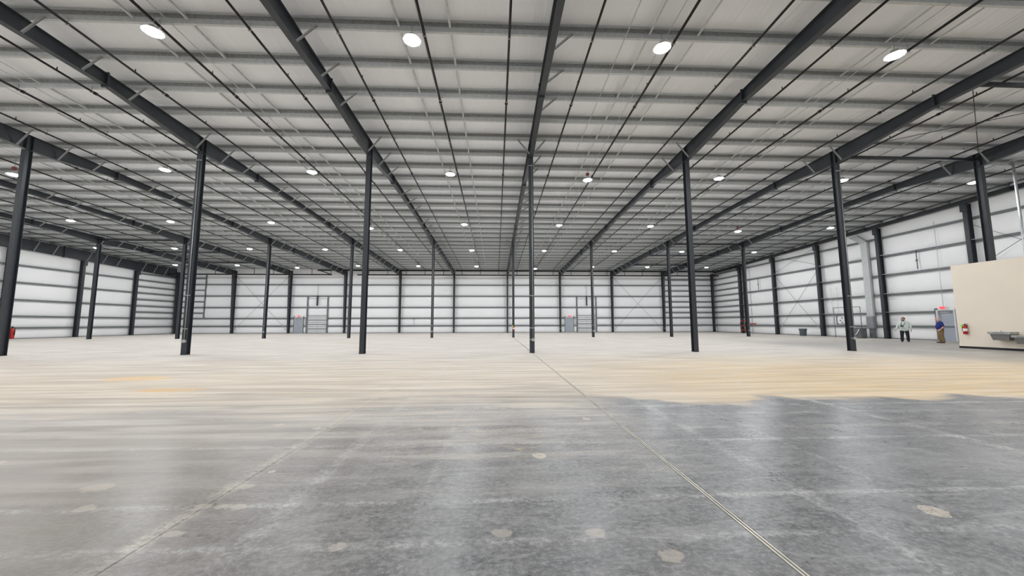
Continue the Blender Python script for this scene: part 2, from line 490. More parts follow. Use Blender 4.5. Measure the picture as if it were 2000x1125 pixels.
# armoured joint along frame line 0: two bright steel nosings with a dark gap
for s in (-1, 1):
    MB().box(F(0) + s * 0.0125 - 0.005, F(0) + s * 0.0125 + 0.005, JY[0], Y1 - 0.3, -0.03, 0.001).build('joint_strip', 'strip', fl)

# ================================================================== CEILING
ce_mb = MB()
def roofz(y, d): return zb(y) + d
prof = [(YB, roofz(YB, PD + 0.10)), (RIDGE_Y, roofz(RIDGE_Y, PD + 0.10)), (YF, roofz(YF, PD + 0.10)),
        (YF, roofz(YF, PD + 0.22)), (RIDGE_Y, roofz(RIDGE_Y, PD + 0.22)), (YB, roofz(YB, PD + 0.22))]
ce_mb.add([(XL, p[0], p[1]) for p in prof] + [(XR, p[0], p[1]) for p in prof],
          [(0, 1, 4, 5), (1, 2, 3, 4), (6, 11, 10, 7), (7, 10, 9, 8), (0, 6, 7, 1), (1, 7, 8, 2), (5, 4, 10, 11), (4, 3, 9, 10), (0, 5, 11, 6), (2, 8, 9, 3)])
ce = struct(ce_mb.build('ceiling', 'deck'))
PS = 1.524
PY = [10.24 + PS * k for k in range(-6, 28)]          # purlin lines, 1.1 .. 51.4
vis = [y for y in PY if y > 5.5]
def purlin_mb(L):
    mb = MB()
    t = 0.006
    mb.box(0, L, -t, t, 0, PD)                       # web
    mb.box(0, L, t, 0.075, 0, 0.008)                 # bottom flange
    mb.box(0, L, 0.068, 0.075, 0.008, 0.028)         # lip
    mb.box(0, L, -0.075, -t, PD - 0.008, PD)         # top flange
    mb.box(0, L, -0.016, -t, PD * 0.80, PD - 0.008, 1)   # second fold of the tab
    mb.box(0, L, -0.011, -t, PD * 0.55, PD * 0.80, 1)   # folded tab of facing over the upper web
    return mb
def panel_mesh(L, D, name, mat, n=24):
    """draped strip of roof insulation between two purlins; local x along the purlin, y across"""
    mb = MB(); m_ = 6; vs = []
    rnd = random.Random(3)
    jit = [rnd.uniform(-0.012, 0.012) for _ in range(n + 1)]
    for j in range(m_ + 1):
        v = j / m_
        for i in range(n + 1):
            u = i / n
            sag = -0.045 * math.sin(math.pi * v) ** 0.8 + jit[i] * math.sin(math.pi * v)
            seam = -0.028 if i % 4 == 0 and 0 < i < n else 0.0
            vs.append((u * L, v * D, sag + seam * math.sin(math.pi * v)))
    fs = [(j * (n + 1) + i, j * (n + 1) + i + 1, (j + 1) * (n + 1) + i + 1, (j + 1) * (n + 1) + i) for j in range(m_) for i in range(n)]
    mb.add(vs, fs, 0, True)
    return mb.mesh(name, mat)
XA = [XL + 0.02] + [F(i) for i in range(-5, 4)] + [XR - 0.02]      # bay limits under the roof
lens_ = [XA[i + 1] - XA[i] for i in range(10)]
pm = {}
for L in set(round(l, 4) for l in lens_):
    pm[L] = (purlin_mb(L).mesh('purlin', ['galv', 'galv_dark']), panel_mesh(L, PS, 'insulation_panel', 'vinyl_roof'))
lean = math.atan(-0.03)
for y in vis:
    for i in range(10):
        link('purlin', pm[round(lens_[i], 4)][0], ce, (XA[i], y, zb(y)))
for y in [vis[0] - PS] + vis[:-1]:
    for i in range(10):
        o = link('insulation_panel', pm[round(lens_[i], 4)][1], ce, (XA[i], y, zb(y) + PD + 0.045))
        o.rotation_euler = (lean, 0, 0)
# last strip up to the far wall, and the roof above and behind the camera as one
last = vis[-1]
for i in range(10):
    o = link('insulation_panel', panel_mesh(lens_[i], YF - last, 'insulation_panel', 'vinyl_roof', 8), ce, (XA[i], last, zb(last) + PD + 0.045))
    o.rotation_euler = (lean, 0, 0)
rest = MB(); restp = MB()
ylist = [vis[0] - PS * k for k in range(1, 17)]
for y in ylist:
    if y < YB + 0.5: break
    rest.box(XL + 0.02, XR - 0.02, y - 0.006, y + 0.006, zb(y), zb(y) + PD)
    rest.box(XL + 0.02, XR - 0.02, y - 0.075, y - 0.006, zb(y), zb(y) + 0.008)
tag(rest.build('purlin_run', 'galv', ce), kind='stuff')
ya = vis[0] - PS
restp.add([(XL, ya, zb(ya) + PD + 0.04), (XR, ya, zb(ya) + PD + 0.04), (XR, RIDGE_Y, zb(RIDGE_Y) + PD + 0.04), (XL, RIDGE_Y, zb(RIDGE_Y) + PD + 0.04),
           (XR, YB, zb(YB) + PD + 0.04), (XL, YB, zb(YB) + PD + 0.04)], [(0, 1, 2, 3), (3, 2, 4, 5)])
restp.build('insulation_sheet', 'vinyl_roof', ce)
# bridging angles between the purlins: a pair straddling the middle of every bay
brd = MB().box(-0.03, 0.03, 0.01, PS - 0.02, 0.10, 0.106).box(0.024, 0.03, 0.01, PS - 0.02, 0.106, 0.16).mesh('purlin_brace', 'galv')
spots = []
for y in vis[:-1]:
    for i in range(-6, 4):
        for s in (-1, 1):
            spots.append((F(i) + W / 2 + s * 0.76, y))
def near(p): return (p[0] ** 2 + p[1] ** 2 + 70) * (4 if abs(math.atan2(p[0], p[1]) - 0.04) > 0.97 else 1)
spots.sort(key=near)
for (x, y) in spots[:300]:
    o = link('purlin_brace', brd, ce, (x, y, zb(y)))
    o.rotation_euler = (lean, 0, 0)
rb = MB()
for (x, y) in spots[300:]:
    z0 = zb(y) + 0.10
    rb.hexa([(x - 0.03, y + 0.01, z0), (x + 0.03, y + 0.01, z0), (x + 0.03, y + PS - 0.02, z0 - 0.045), (x - 0.03, y + PS - 0.02, z0 - 0.045),
             (x - 0.03, y + 0.01, z0 + 0.006), (x + 0.03, y + 0.01, z0 + 0.006), (x + 0.03, y + PS - 0.02, z0 - 0.039), (x - 0.03, y + PS - 0.02, z0 - 0.039)])
tag(rb.build('purlin_brace_run', 'galv', ce), kind='stuff')

# ================================================================== WALLS
def wall_panel(a, b, z0, z1, side, parent, fine=True):
    """bulging vinyl panel between two girts; a..b runs along the wall"""
    n, m_ = 14, 8
    rnd = random.Random(int((a * 13 + z0 * 7) * 10))
    jit = [rnd.uniform(-0.012, 0.012) for _ in range(n + 1)]
    vs = []
    for j in range(m_ + 1):
        v = j / m_
        bul = 0.085 * (1 - abs(2 * v - 1) ** 3)
        for i in range(n + 1):
            u = i / n
            d = 0.02 + bul * (1 if 0 < i < n else 0.6) + jit[i] * math.sin(math.pi * v)
            t = a + (b - a) * u
            z = z0 + (z1 - z0) * v
            if side == 'far': vs.append((t, YF - d, z))
            elif side == 'left': vs.append((XL + d, t, z))
            elif side == 'right': vs.append((XR - d, t, z))
    fs = [(j * (n + 1) + i, j * (n + 1) + i + 1, (j + 1) * (n + 1) + i + 1, (j + 1) * (n + 1) + i) for j in range(m_) for i in range(n)]
    mb = MB(); mb.add(vs, fs, 0, True)
    return mb.build('insulation_panel', 'vinyl_far' if side == 'far' else 'vinyl_side', parent)

def girt(a, b, z, side, parent):
    """Z girt: web level, inner flange turned down, outer flange up"""
    h = 0.14; d0, d1 = 0.02, 0.235
    pr = [(d0, 0.0), (d1, 0.0), (d1, -h), (d1 - 0.012, -h), (d1 - 0.012, -0.012), (d0 + 0.012, -0.012), (d0 + 0.012, 0.0)]
    pr = [(d0, -0.012), (d1 - 0.012, -0.012), (d1 - 0.012, -h), (d1, -h), (d1, 0.02), (d0, 0.02)]
    mb = MB()
    if side == 'far': mb.prism([(YF - d, z + zz) for d, zz in pr], 'x', a, b)
    elif side == 'left': mb.prism([(XL + d, z + zz) for d, zz in pr], 'y', a, b)
    else: mb.prism([(XR - d, z + zz) for d, zz in pr], 'y', a, b)
    return mb.build('girt', 'girt', parent)

wf = struct(MB().box(XL, XR, YF, YF + 0.1, -0.3, zb(YF) + PD + 0.2).build('wall_far', 'deck'))
wl = struct(MB().prism([(YB, -0.3), (YF, -0.3), (YF, zb(YF) + PD + 0.2), (RIDGE_Y, zb(RIDGE_Y) + PD + 0.2), (YB, zb(YB) + PD + 0.2)], 'x', XL - 0.1, XL).build('wall_left', 'deck'))
wr = struct(MB().prism([(YB, -0.3), (YF, -0.3), (YF, zb(YF) + PD + 0.2), (RIDGE_Y, zb(RIDGE_Y) + PD + 0.2), (YB, zb(YB) + PD + 0.2)], 'x', XR, XR + 0.1).build('wall_right', 'deck'))
wb = struct(MB().box(XL, XR, YB - 0.1, YB, -0.3, zb(YB) + PD + 0.2).build('wall_behind', 'vinyl_far'))

ZG = [1.07, 2.15, 3.67, 5.28, 6.88]
ZH = [1.07, 2.15, 2.9, 3.67, 4.47, 5.28, 6.08, 6.88, 7.7]
# openings in the far wall: (x0, x1, top)
DOORS_F = [(-28.20, -27.02), (10.06, 11.22)]
OH = [(-26.45, -23.72), (11.80, 14.56)]
for i in range(-6, 4):
    a, b = F(i), F(i + 1)
    if i == -6: a = XL + 0.06
    if i == 3: b = XR - 0.06
    lv = ZH if i == 3 else ZG
    zs = [0.0] + lv + [zb(YF) + PD - 0.02]
    ops = [(d0, d1, 2.26) for d0, d1 in DOORS_F if a < d0 < b] + [(d0, d1, 2.50) for d0, d1 in OH if a < d0 < b]
    ops.sort()
    for z0, z1 in zip(zs[:-1], zs[1:]):
        cut = [o for o in ops if z0 < o[2] - 0.2]
        x = a
        for o in cut:
            if o[0] - 0.04 - x > 0.05: wall_panel(x, o[0] - 0.04, z0, z1, 'far', wf)
            if z1 > o[2] + 0.15: wall_panel(o[0] - 0.04, o[1] + 0.04, o[2] + 0.02, z1, 'far', wf)
            x = o[1] + 0.04
        if b - x > 0.05: wall_panel(x, b, z0, z1, 'far', wf)
    for z in lv:
        cut = [o for o in ops if z < o[2] + 0.1]
        x = a
        for o in cut:
            if o[0] - 0.09 - x > 0.05: girt(x, o[0] - 0.09, z, 'far', wf)
            x = o[1] + 0.09
        if b - x > 0.05: girt(x, b, z, 'far', wf)
    if i == -6:            # extra short girts by the corner, ended by a vertical jamb
        for z in (2.9, 4.47, 6.08, 7.7):
            girt(a, a + 3.9, z, 'far', wf)
        MB().box(a + 3.9, a + 4.02, YF - 0.235, YF - 0.02, 2.17, 8.3).build('jamb', 'girt', wf)
# side walls
SY = [Y3 + 0.2 - 5.87 * k for k in range(0, 7)]        # wall column lines 52.2 .. 17
for side, par in (('left', wl), ('right', wr)):
    for k in range(6):
        b, a = SY[k], SY[k + 1]
        if k == 0: b = YF - 0.06
        lv = (ZH if k == 0 else ZG) + ([8.45] if True else [])
        if k == 0: lv = ZH + [8.45]
        zs = [0.0] + lv + [zb((a + b) / 2) + PD - 0.02]
        D3 = (24.28, 25.42, 2.26)
        op = side == 'right' and a < D3[0] < b
        for z0, z1 in zip(zs[:-1], zs[1:]):
            if op and z0 < D3[2] - 0.2:
                wall_panel(a, D3[0] - 0.06, z0, z1, side, par); wall_panel(D3[1] + 0.06, b, z0, z1, side, par)
                if z1 > D3[2] + 0.15: wall_panel(D3[0] - 0.06, D3[1] + 0.06, D3[2] + 0.02, z1, side, par)
            else:
                wall_panel(a, b, z0, z1, side, par)
        for z in lv:
            if op and z < D3[2] + 0.1:
                girt(a, D3[0] - 0.1, z, side, par); girt(D3[1] + 0.1, b, z, side, par)
            else:
                girt(a, b, z, side, par)
# nearer parts of the side walls, outside or at the rim of the frame
MB().box(XL, XL + 0.08, YB, SY[6], 0, zb(YB) + PD).build('insulation_panel', 'vinyl_side', wl)
MB().box(XR - 0.08, XR, YB, SY[6], 0, zb(YB) + PD).build('insulation_panel', 'vinyl_side', wr)
for z in ZG + [8.45]:
    girt(SY[6] - 11.0, SY[6], z, 'left', wl); girt(SY[6] - 11.0, SY[6], z, 'right', wr)
# base angles where the sheets meet the slab
MB().box(XL + 0.08, XR - 0.08, YF - 0.14, YF - 0.10, 0, 0.06).build('base_angle', 'girt', wf)
MB().box(XL + 0.10, XL + 0.14, YB, YF - 0.14, 0, 0.06).build('base_angle', 'girt', wl)
MB().box(XR - 0.14, XR - 0.10, YB, 24.2, 0, 0.06).build('base_angle', 'girt', wr)
MB().box(XR - 0.14, XR - 0.10, 25.5, YF - 0.14, 0, 0.06).build('base_angle', 'girt', wr)

# ================================================================== STEEL COLUMNS
def raf_d(y):                 # depth of an interior rafter below the purlins
    pts = [(-40, 0.6), (8.0, 0.56), (12.5, 0.42), (15.6, 0.64), (16.7, 0.70), (17.6, 0.66), (20.2, 0.36), (27.0, 0.29), (31.0, 0.40), (34.5, 0.68), (38.0, 0.47), (44, 0.62), (52.4, 0.78)]
    for (a, da), (b, db) in zip(pts[:-1], pts[1:]):
        if a <= y <= b: return da + (db - da) * (y - a) / (b - a)
    return 0.6
FT = 0.012                    # flange thickness

def h_column(name, H, bf, d, label, loc, group, taper=0.0):
    """H column: local front flange at y=0, rear flange at y=d; taper moves the front flange forward at the top"""
    t = thing(name, label, 'column', loc, 0, group)
    def fl_(y0b, y0t):
        return MB().hexa([(-bf / 2, y0b, 0.02), (bf / 2, y0b, 0.02), (bf / 2, y0b + FT, 0.02), (-bf / 2, y0b + FT, 0.02),
                          (-bf / 2, y0t, H), (bf / 2, y0t, H), (bf / 2, y0t + FT, H), (-bf / 2, y0t + FT, H)])
    fl_(0, -taper).build('flange', 'steel', t)
    fl_(d - FT, d - FT).build('flange', 'steel', t)
    MB().hexa([(-0.005, FT, 0.02), (0.005, FT, 0.02), (0.005, d - FT, 0.02), (-0.005, d - FT, 0.02),
               (-0.005, FT - taper, H), (0.005, FT - taper, H), (0.005, d - FT, H), (-0.005, d - FT, H)]).build('web', 'steel', t)
    MB().box(-bf / 2 - 0.01, bf / 2 + 0.01, -0.01, d + 0.01, 0.0, 0.02).build('base_plate', 'steel', t)
    return t

def col_box(t, zbox, ztop, clips):
    """surface conduit with box on the front flange"""
    c = MB()
    c.tube([(0.03, -0.03, zbox), (0.03, -0.03, ztop)], 0.014, 8)
    c.build('conduit', 'galv_bright', t)
    b = MB().box(-0.025, 0.085, -0.075, -0.002, zbox - 0.07, zbox + 0.06)
    b.build('outlet_box', 'galv_bright', t)
    for z in clips:
        MB().box(-0.115, 0.115, -0.034, -0.002, z - 0.016, z + 0.016).build('strut_clip', 'galv_bright', t)

BF, DC = 0.205, 0.255
h1 = zb(Y1 + 0.13) - raf_d(Y1 + 0.13) - 0.002
names1 = {-3: 'dark steel column cut by the left edge of the photo, extinguisher behind it',
          -2: 'dark steel column of the nearest row, second from left, with conduit on its face',
          -1: 'plain dark steel column of the nearest row, third from left',
          0: 'dark steel column of the nearest row on the floor joint near the middle, conduit down its face',
          1: 'plain dark steel column of the nearest row, right of the middle',
          2: 'dark steel column of the nearest row in front of the grey cabinet, with outlet box',
          3: 'dark steel column rising behind the white partition wall'}
for i in range(-3, 4):
    t = h_column('steel_column', h1, BF, DC, names1[i], (F(i), Y1, 0), 'nearest row of steel columns')
    if i in (-2, 0, 2):
        col_box(t, 0.60, 8.9, (0.60, 1.13, 2.6, 8.8))
h2 = zb(Y2 + 0.13) - raf_d(Y2 + 0.13) - 0.002
for i in range(-5, 4):
    ex = {0: ' with a red extinguisher', -3: ' with a white outlet box', -1: ' with a white outlet box', 3: ' beside the red riser pipes'}.get(i, '')
    t = h_column('steel_column', h2, BF, DC, 'thin dark steel column in the second row, %s from the left%s' % (ORD[i + 5], ex), (F(i), Y2, 0), 'second row of steel columns')
    if i in (-3, -1, 1, 3): col_box(t, 0.60, 8.5, (0.6, 1.15))
hw = zb(YF) - 0.02
for i in range(-6, 5):
    nm = 'tapered dark steel wall column on the far wall, %s from the left' % ORD[i + 6]
    if i == -6: nm = 'dark steel column in the far left corner of the hall'
    if i == 4: nm = 'dark steel column in the far right corner of the hall'
    x = F(i) if i != 4 else F(4) - 0.18
    t = h_column('perimeter_column', hw - (0.0 if i not in (-6, 4) else 0.3), 0.21, 0.345, nm, (x, Y3 + 0.01, 0), 'wall columns', taper=0.42 if -6 < i < 4 else 0.15)
    if i in (-5, -3, -1, 1, 3):
        MB().box(-0.10, -0.02, -0.05, -0.002, 0.50, 0.62).build('outlet_box', 'galv_bright', t)
# end-wall columns: flanges parallel to the wall
for side in ('left', 'right'):
    for k in range(1, 7):
        y = SY[k]
        H = zb(y) - (0.29 if side == 'right' else 1.01 + 0.12 * max(0, (y - 34) / 18))
        nm = 'dark steel wall column against the %s wall, %s from the far corner' % (side, ORD[k - 1])
        t = h_column('perimeter_column', H, 0.24, 0.36, nm, (0, 0, 0), 'wall columns')
        if side == 'right':
            t.location = (F(4) - 0.14, y, 0); t.rotation_euler = (0, 0, -math.pi / 2)
        else:
            t.location = (F(-6) + 0.14, y, 0); t.rotation_euler = (0, 0, math.pi / 2)
        MB().box(-0.16, 0.16, -0.12, 0.0, H - 0.55, H - 0.02).build('splice_stub', 'steel', t)
        for z in (2.15, 3.67, 5.28, 6.88):        # girt brace angle at the inner flange
            if z < H - 0.7:
                MB().bar((0.13, 0.1, z + 0.01), (0.75, 0.1, z + 0.01), 0.09, 0.02).build('girt_clip', 'galv', t)

# ================================================================== RAFTERS
def rafter(i):
    end_l, end_r = i == -6, i == 4
    if end_l: D = lambda y: 1.0 + 0.12 * max(0, (y - 34) / 18)
    elif end_r: D = lambda y: 0.28
    else: D = raf_d
    side = 'left' if i < 0 else 'right'
    lab = {-6: 'deep dark steel rafter along the top of the left wall', 4: 'shallow dark steel rafter along the top of the right wall',
           0: 'dark steel rafter over the floor joint, seen almost edge-on'}.get(i)
    if lab is None:
        lab = 'dark tapered steel rafter, %s one %s of the edge-on middle rafter' % (ORD[abs(i) - 1], side)
    t = thing('steel_rafter', lab, 'beam', (F(i), 0, 0), 0, 'roof rafters')
    ys = [-1.2, 8.0, 12.5, 15.6, 16.7, 17.6, 20.2, 27.0, 31.0, 34.5, 38.0, 44.0, 51.57]
    if end_l or end_r: ys = [-1.2, 16.7, 34.5, 51.84]
    def strip(x0, x1, off0, off1):
        """solid strip following the rafter; off: functions y -> z"""
        mb = MB(); vs = []
        for y in ys:
            vs += [(x0, y, off0(y)), (x1, y, off0(y)), (x1, y, off1(y)), (x0, y, off1(y))]
        fs = []
        for k in range(len(ys) - 1):
            a = 4 * k; b = a + 4
            for q in range(4): fs.append((a + q, a + (q + 1) % 4, b + (q + 1) % 4, b + q))
        n = 4 * (len(ys) - 1)
        fs += [(3, 2, 1, 0), (n, n + 1, n + 2, n + 3)]
        return mb.add(vs, fs)
    bw = 0.205
    strip(-bw / 2, bw / 2, lambda y: zb(y) - 0.014, lambda y: zb(y) - 0.002).build('top_flange', 'steel', t)
    strip(-bw / 2, bw / 2, lambda y: zb(y) - D(y), lambda y: zb(y) - D(y) + 0.014).build('bottom_flange', 'steel', t)
    strip(-0.005, 0.005, lambda y: zb(y) - D(y) + 0.014, lambda y: zb(y) - 0.014).build('web', 'steel', t)
    def plate(y, w, th, ext=0.0):
        return MB().box(-w / 2, w / 2, y - th / 2, y + th / 2, zb(y) - D(y) + 0.014 - ext, zb(y) - 0.014 + ext)
    for y in (Y1 + 0.01, Y1 + 0.245, Y2 + 0.01, Y2 + 0.245):
        plate(y, 0.20, 0.012).build('stiffener', 'steel', t)
    for y in (12.5, 20.6, 29.6, 38.6):
        plate(y, 0.215, 0.05, 0.075 if not end_r else 0.02).build('splice_plate', 'steel', t)
    if not end_r:
        # flange braces up to the purlins
        sd = 1 if i <= 0 else -1
        for q, y in enumerate(vis[:-1]):
            if q % 4 == 2 and i <= 0: continue
            if i > 0 and not (abs(y - Y1) < 1.4 or abs(y - Y2) < 2.6 or y > 43): continue
            both = abs(y - Y1) < 1.0 or abs(y - Y2) < 2.0
            for s in ((1, -1) if both and not end_l else (sd,)):
                a = (s * 0.09, y - 0.03, zb(y) - D(y) + 0.02)
                b = (s * 0.66, y - 0.03, zb(y) + 0.05)
                br = MB().bar(a, b, 0.075, 0.008, 0, (0, 1, 0)).bar((a[0], a[1] - 0.026, a[2]), (b[0], b[1] - 0.026, b[2]), 0.007, 0.05, 0, (0, 1, 0))
                br.build('flange_brace', 'brace', t)
    return t
for i in range(-6, 5): rafter(i)

# ================================================================== STRUTS AND BRACE RODS
def strut(i, y, lab, dz=0.30):
    t = thing('roof_strut', lab, 'beam', (F(i) + W / 2, y, zb(y) - dz), 0, 'roof struts')
    l = W / 2 - 0.12
    MB().tube([(-l + 0.02, 0, 0), (l - 0.02, 0, 0)], 0.085, 12).build('tube', 'steel', t)
    for s in (-1, 1):
        MB().box(s * l - 0.02, s * l + 0.02, -0.1, 0.1, -0.1, 0.1).build('end_plate', 'steel', t)
for y, w in ((11.4, 'nearest the camera'), (16.75, 'level with the nearest columns'), (34.5, 'level with the second column row'), (39.6, 'behind the second column row'), (45.2, 'closest to the far wall')):
    strut(2, y, 'dark roof strut between right-hand rafters, the one ' + w)
for y, w in ((34.5, 'level with the second column row'), (39.4, 'midway to the far wall'), (45.0, 'closest to the far wall')):
    strut(-5, y, 'dark roof strut between left-hand rafters, the one ' + w)
def rod(a, b, lab):
    a = Vector(a); b = Vector(b)
    t = thing('brace_rod', lab, 'rod', a, 0, 'crossed brace rods')
    MB().tube([(0, 0, 0), tuple(b - a)], 0.014, 6).build('rod', 'steel', t)
    d = (b - a).normalized()
    MB().tube([tuple(d * 0.5), tuple(d * 0.95)], 0.03, 8).build('turnbuckle', 'galv', t)
yb = Y3 + 0.16
rod((F(-5) + 0.106, yb, 0.3), (F(-4) - 0.106, yb - 0.1, 8.1), 'brace rod on the far wall, left bay, rising to the right')
rod((F(-4) - 0.106, yb + 0.05, 0.3), (F(-5) + 0.106, yb - 0.05, 8.1), 'brace rod on the far wall, left bay, rising to the left')
rod((F(2) + 0.106, yb, 0.2), (F(3) - 0.106, yb - 0.1, 8.1), 'brace rod on the far wall, right bay, rising to the right')
rod((F(3) - 0.106, yb + 0.05, 0.2), (F(2) + 0.106, yb - 0.05, 8.1), 'brace rod on the far wall, right bay, rising to the left')
xb = F(4) + 0.10
rod((xb, SY[2] - 0.15, 0.4), (xb, SY[3] + 0.15, 6.6), 'brace rod on the right wall by the bin, rising towards the camera')
rod((xb + 0.05, SY[3] + 0.15, 0.4), (xb + 0.05, SY[2] - 0.15, 6.6), 'brace rod on the right wall by the bin, falling towards the camera')
rod((xb, SY[2] - 0.15, 7.1), (xb, SY[3] + 0.15, 8.9), 'upper brace rod on the right wall, rising towards the camera')
rod((xb + 0.05, SY[3] + 0.15, 7.1), (xb + 0.05, SY[2] - 0.15, 8.9), 'upper brace rod on the right wall, falling towards the camera')
rod((xb, SY[5] - 0.15, 5.0), (xb, SY[6] + 0.15, 8.6), 'brace rod on the right wall above the partition, rising to the right')
rod((xb + 0.05, SY[6] + 0.15, 4.0), (xb + 0.05, SY[5] - 0.15, 7.9), 'brace rod on the right wall above the partition, falling to the right')
# thin roof rods in the braced bay on the right
for q, (ya_, yb_) in enumerate(((5.6, 11.3), (11.5, 16.6))):
    za, zc = zb(ya_) - 0.032, zb(yb_) - 0.032
    rod((F(2) + 0.12, ya_, za), (F(3) - 0.12, yb_, zc), 'thin roof brace rod in the right-hand bay, running away to the right, %s panel' % ('nearer', 'farther')[q])
    rod((F(3) - 0.12, ya_, za - 0.028), (F(2) + 0.12, yb_, zc - 0.028), 'thin roof brace rod in the right-hand bay, running away to the left, %s panel' % ('nearer', 'farther')[q])

# ================================================================== SPRINKLER PIPING
sp = thing('sprinkler_piping', 'black sprinkler pipework hung under the roof with mains along the far wall', 'pipes', (0, 0, 0))
PIPE_END = 50.2
for i in range(-6, 4):
    for q in (1, 3, 5):
        x = F(i) + W * q / 6
        mb = MB()
        zc = lambda y: zb(y) - 0.13
        a = 2.0
        pts = [(x, a, zc(a)), (x, PIPE_END, zc(PIPE_END))]
        mb.tube(pts, 0.040 if q == 3 else 0.036, 8)
        y = 13.4
        while y < 49:
            mb.tube([(x, y - 0.05, zc(y)), (x, y + 0.05, zc(y))], 0.058, 8); y += 6.4
        mb.tube([(x, PIPE_END, zc(PIPE_END)), (x, PIPE_END, 8.02)], 0.036, 8)
        po = mb.build('branch_pipe', 'pipe', sp)
        hg = MB()
        for k, yy in enumerate(vis):
            if k % 2 == 1:
                hg.tube([(x, yy - 0.02, zc(yy)), (x, yy - 0.02, zb(yy) + 0.08)], 0.007, 5)
                hg.box(x - 0.05, x + 0.05, yy - 0.04, yy, zc(yy) - 0.045, zc(yy) - 0.036)
        tag(hg.build('hanger_rods', 'galv_dark', po), kind='stuff')
        hd = MB(); y = 12.2
        while y < 49:
            hd.lathe([(0.014, 0), (0.02, 0.04), (0.008, 0.05), (0.02, 0.085)], 6, (x, y, zc(y) + 0.035)); y += 3.05
        tag(hd.build('sprinkler_heads', 'pipe', po), kind='stuff')
MB().tube([(-24.16, 50.2, 8.60), (F(4) - 0.35, 50.2, 8.60), (F(4) - 0.35, 47.2, 8.60)], 0.12, 10).build('upper_main', 'pipe', sp)
MB().tube([(F(-6) + 0.3, 50.2, 7.98), (-22.35, 50.2, 7.98)], 0.09, 10).build('lower_main', 'pipe', sp)
MB().tube([(-18.9, 50.2, 7.98), (F(4) - 0.35, 50.2, 7.98)], 0.09, 10).build('lower_main', 'pipe', sp)
MB().tube([(-24.1, 50.2, 8.6), (-22.35, 50.2, 7.98)], 0.06, 10).build('drop_pipe', 'pipe', sp)
MB().tube([(-24.30, 50.2, 8.60), (-24.16, 50.2, 8.60)], 0.085, 10).build('end_cap', 'red', sp)
# riser by the right wall
rx = F(4) - 0.42
MB().tube([(rx, 47.2, 8.6), (rx, 46.0, 8.55), (rx, 45.75, 8.3), (rx, 45.7, 0.3)], 0.085, 10).build('riser_pipe', 'pipe', sp)
MB().tube([(rx, 45.9, 8.62), (rx, 45.2, 8.6), (rx, 45.0, 8.3), (rx, 44.95, 0.5)], 0.085, 10).build('riser_pipe', 'pipe', sp)
for yy in (45.7, 44.95):
    vo = MB().lathe([(0.10, 0.30), (0.11, 0.48), (0.10, 0.85), (0.13, 1.04), (0.13, 1.45), (0.1, 1.64), (0.1, 1.95)], 14, (rx, yy, 0)).build('alarm_valve', 'pipe', sp)
    for z0, z1 in ((0.36, 0.46), (0.88, 1.00), (1.48, 1.60)):
        MB().lathe([(0.15, z0), (0.17, z0 + 0.03), (0.17, z1 - 0.03), (0.15, z1)], 14, (rx, yy, 0)).build('valve_flange', 'red', vo)
    MB().lathe([(0.16, 0), (0.18, 0.02), (0.16, 0.04)], 14, (rx - 0.26, yy, 1.2)).tube([(rx - 0.26, yy, 1.2), (rx - 0.1, yy, 1.2)], 0.025, 8).build('hand_wheel', 'pipe', vo)
    MB().tube([(rx - 0.15, yy + 0.12, 0.4), (rx - 0.22, yy + 0.12, 1.0), (rx - 0.15, yy + 0.1, 1.7)], 0.022, 8).build('trim_pipe', 'galv_bright', vo)
    MB().lathe([(0.07, 0), (0.07, 0.04)], 12, (rx - 0.2, yy + 0.1, 1.75)).build('gauge', 'white_plastic', vo)
    MB().tube([(rx, yy, 0.0), (rx, yy, 0.3)], 0.085, 10).build('stub_pipe', 'pipe', sp)
MB().tube([(rx, 45.6, 0.35), (rx, 45.05, 0.35)], 0.08, 10).build('header_pipe', 'red', sp)
MB().tube([(rx + 0.3, 43.6, 1.19), (rx + 0.1, 44.5, 1.19)], 0.06, 8).build('test_pipe', 'red', sp)

# ================================================================== LAMPS
def make_lamp(label, loc, zl, battery):
    """zl: height of the lens; loc: x, y; hung from the purlins"""
    x, y = loc
    t = thing('high_bay_light', label, 'lamp', (x, y, zl), 0, 'high bay lamps under the roof')
    return t
me_h = MB().lathe([(0.250, 0.001), (0.252, 0.012), (0.20, 0.03), (0.18, 0.06), (0.12, 0.09), (0.10, 0.17), (0.05, 0.19)], 24).mesh('housing', 'lamp_body')
_l = MB().lathe([(0.200, 0.0), (0.192, -0.022), (0.13, -0.048)], 16)
_l.mi[-2] = 1                                          # the rear of the lens sits against the housing
me_l = _l.mesh('lens', ['lens', 'lamp_body'])
M['lens'].cycles.emission_sampling = 'FRONT'
me_b = MB().lathe([(0.03, 0.0), (0.085, 0.03), (0.10, 0.09), (0.085, 0.15), (0.03, 0.18)], 14).mesh('battery_pack', 'battery')
hk = {}
def add_lamp(label, x, y, zl, battery):
    t = thing('high_bay_light', label, 'lamp', (x, y, zl), 0, 'high bay lamps under the roof')
    link('housing', me_h, t); link('lens', me_l, t)
    top = zb(y) + 0.03 - zl
    key = round(top, 2)
    if key not in hk:
        hk[key] = MB().tube([(0, 0, 0.19), (0, 0, top)], 0.008, 6).mesh('hanger', 'galv_dark')
    link('hanger', hk[key], t)
    if battery: link('battery_pack', me_b, t, (0, 0, 0.24))
    return t
LX = [-38.9, -31.6, -24.45, -17.1, -9.68, -2.45, 4.97, 12.3, 19.45, 27.25]
LY = [-7.9, 1.0, 9.95, 18.9, 27.85, 36.7, 45.45]
ROWN = {2: 'nearest', 3: 'second', 4: 'third', 5: 'fourth', 6: 'farthest'}
FIRST = {2: 4, 3: 2, 4: 1, 5: 0, 6: 0}
LASTV = {2: 7}
LOW = {(3, 2): 8.9, (3, 6): 9.07, (4, 4): 8.63, (4, 8): 8.65, (6, 2): 8.2, (6, 6): 8.2}
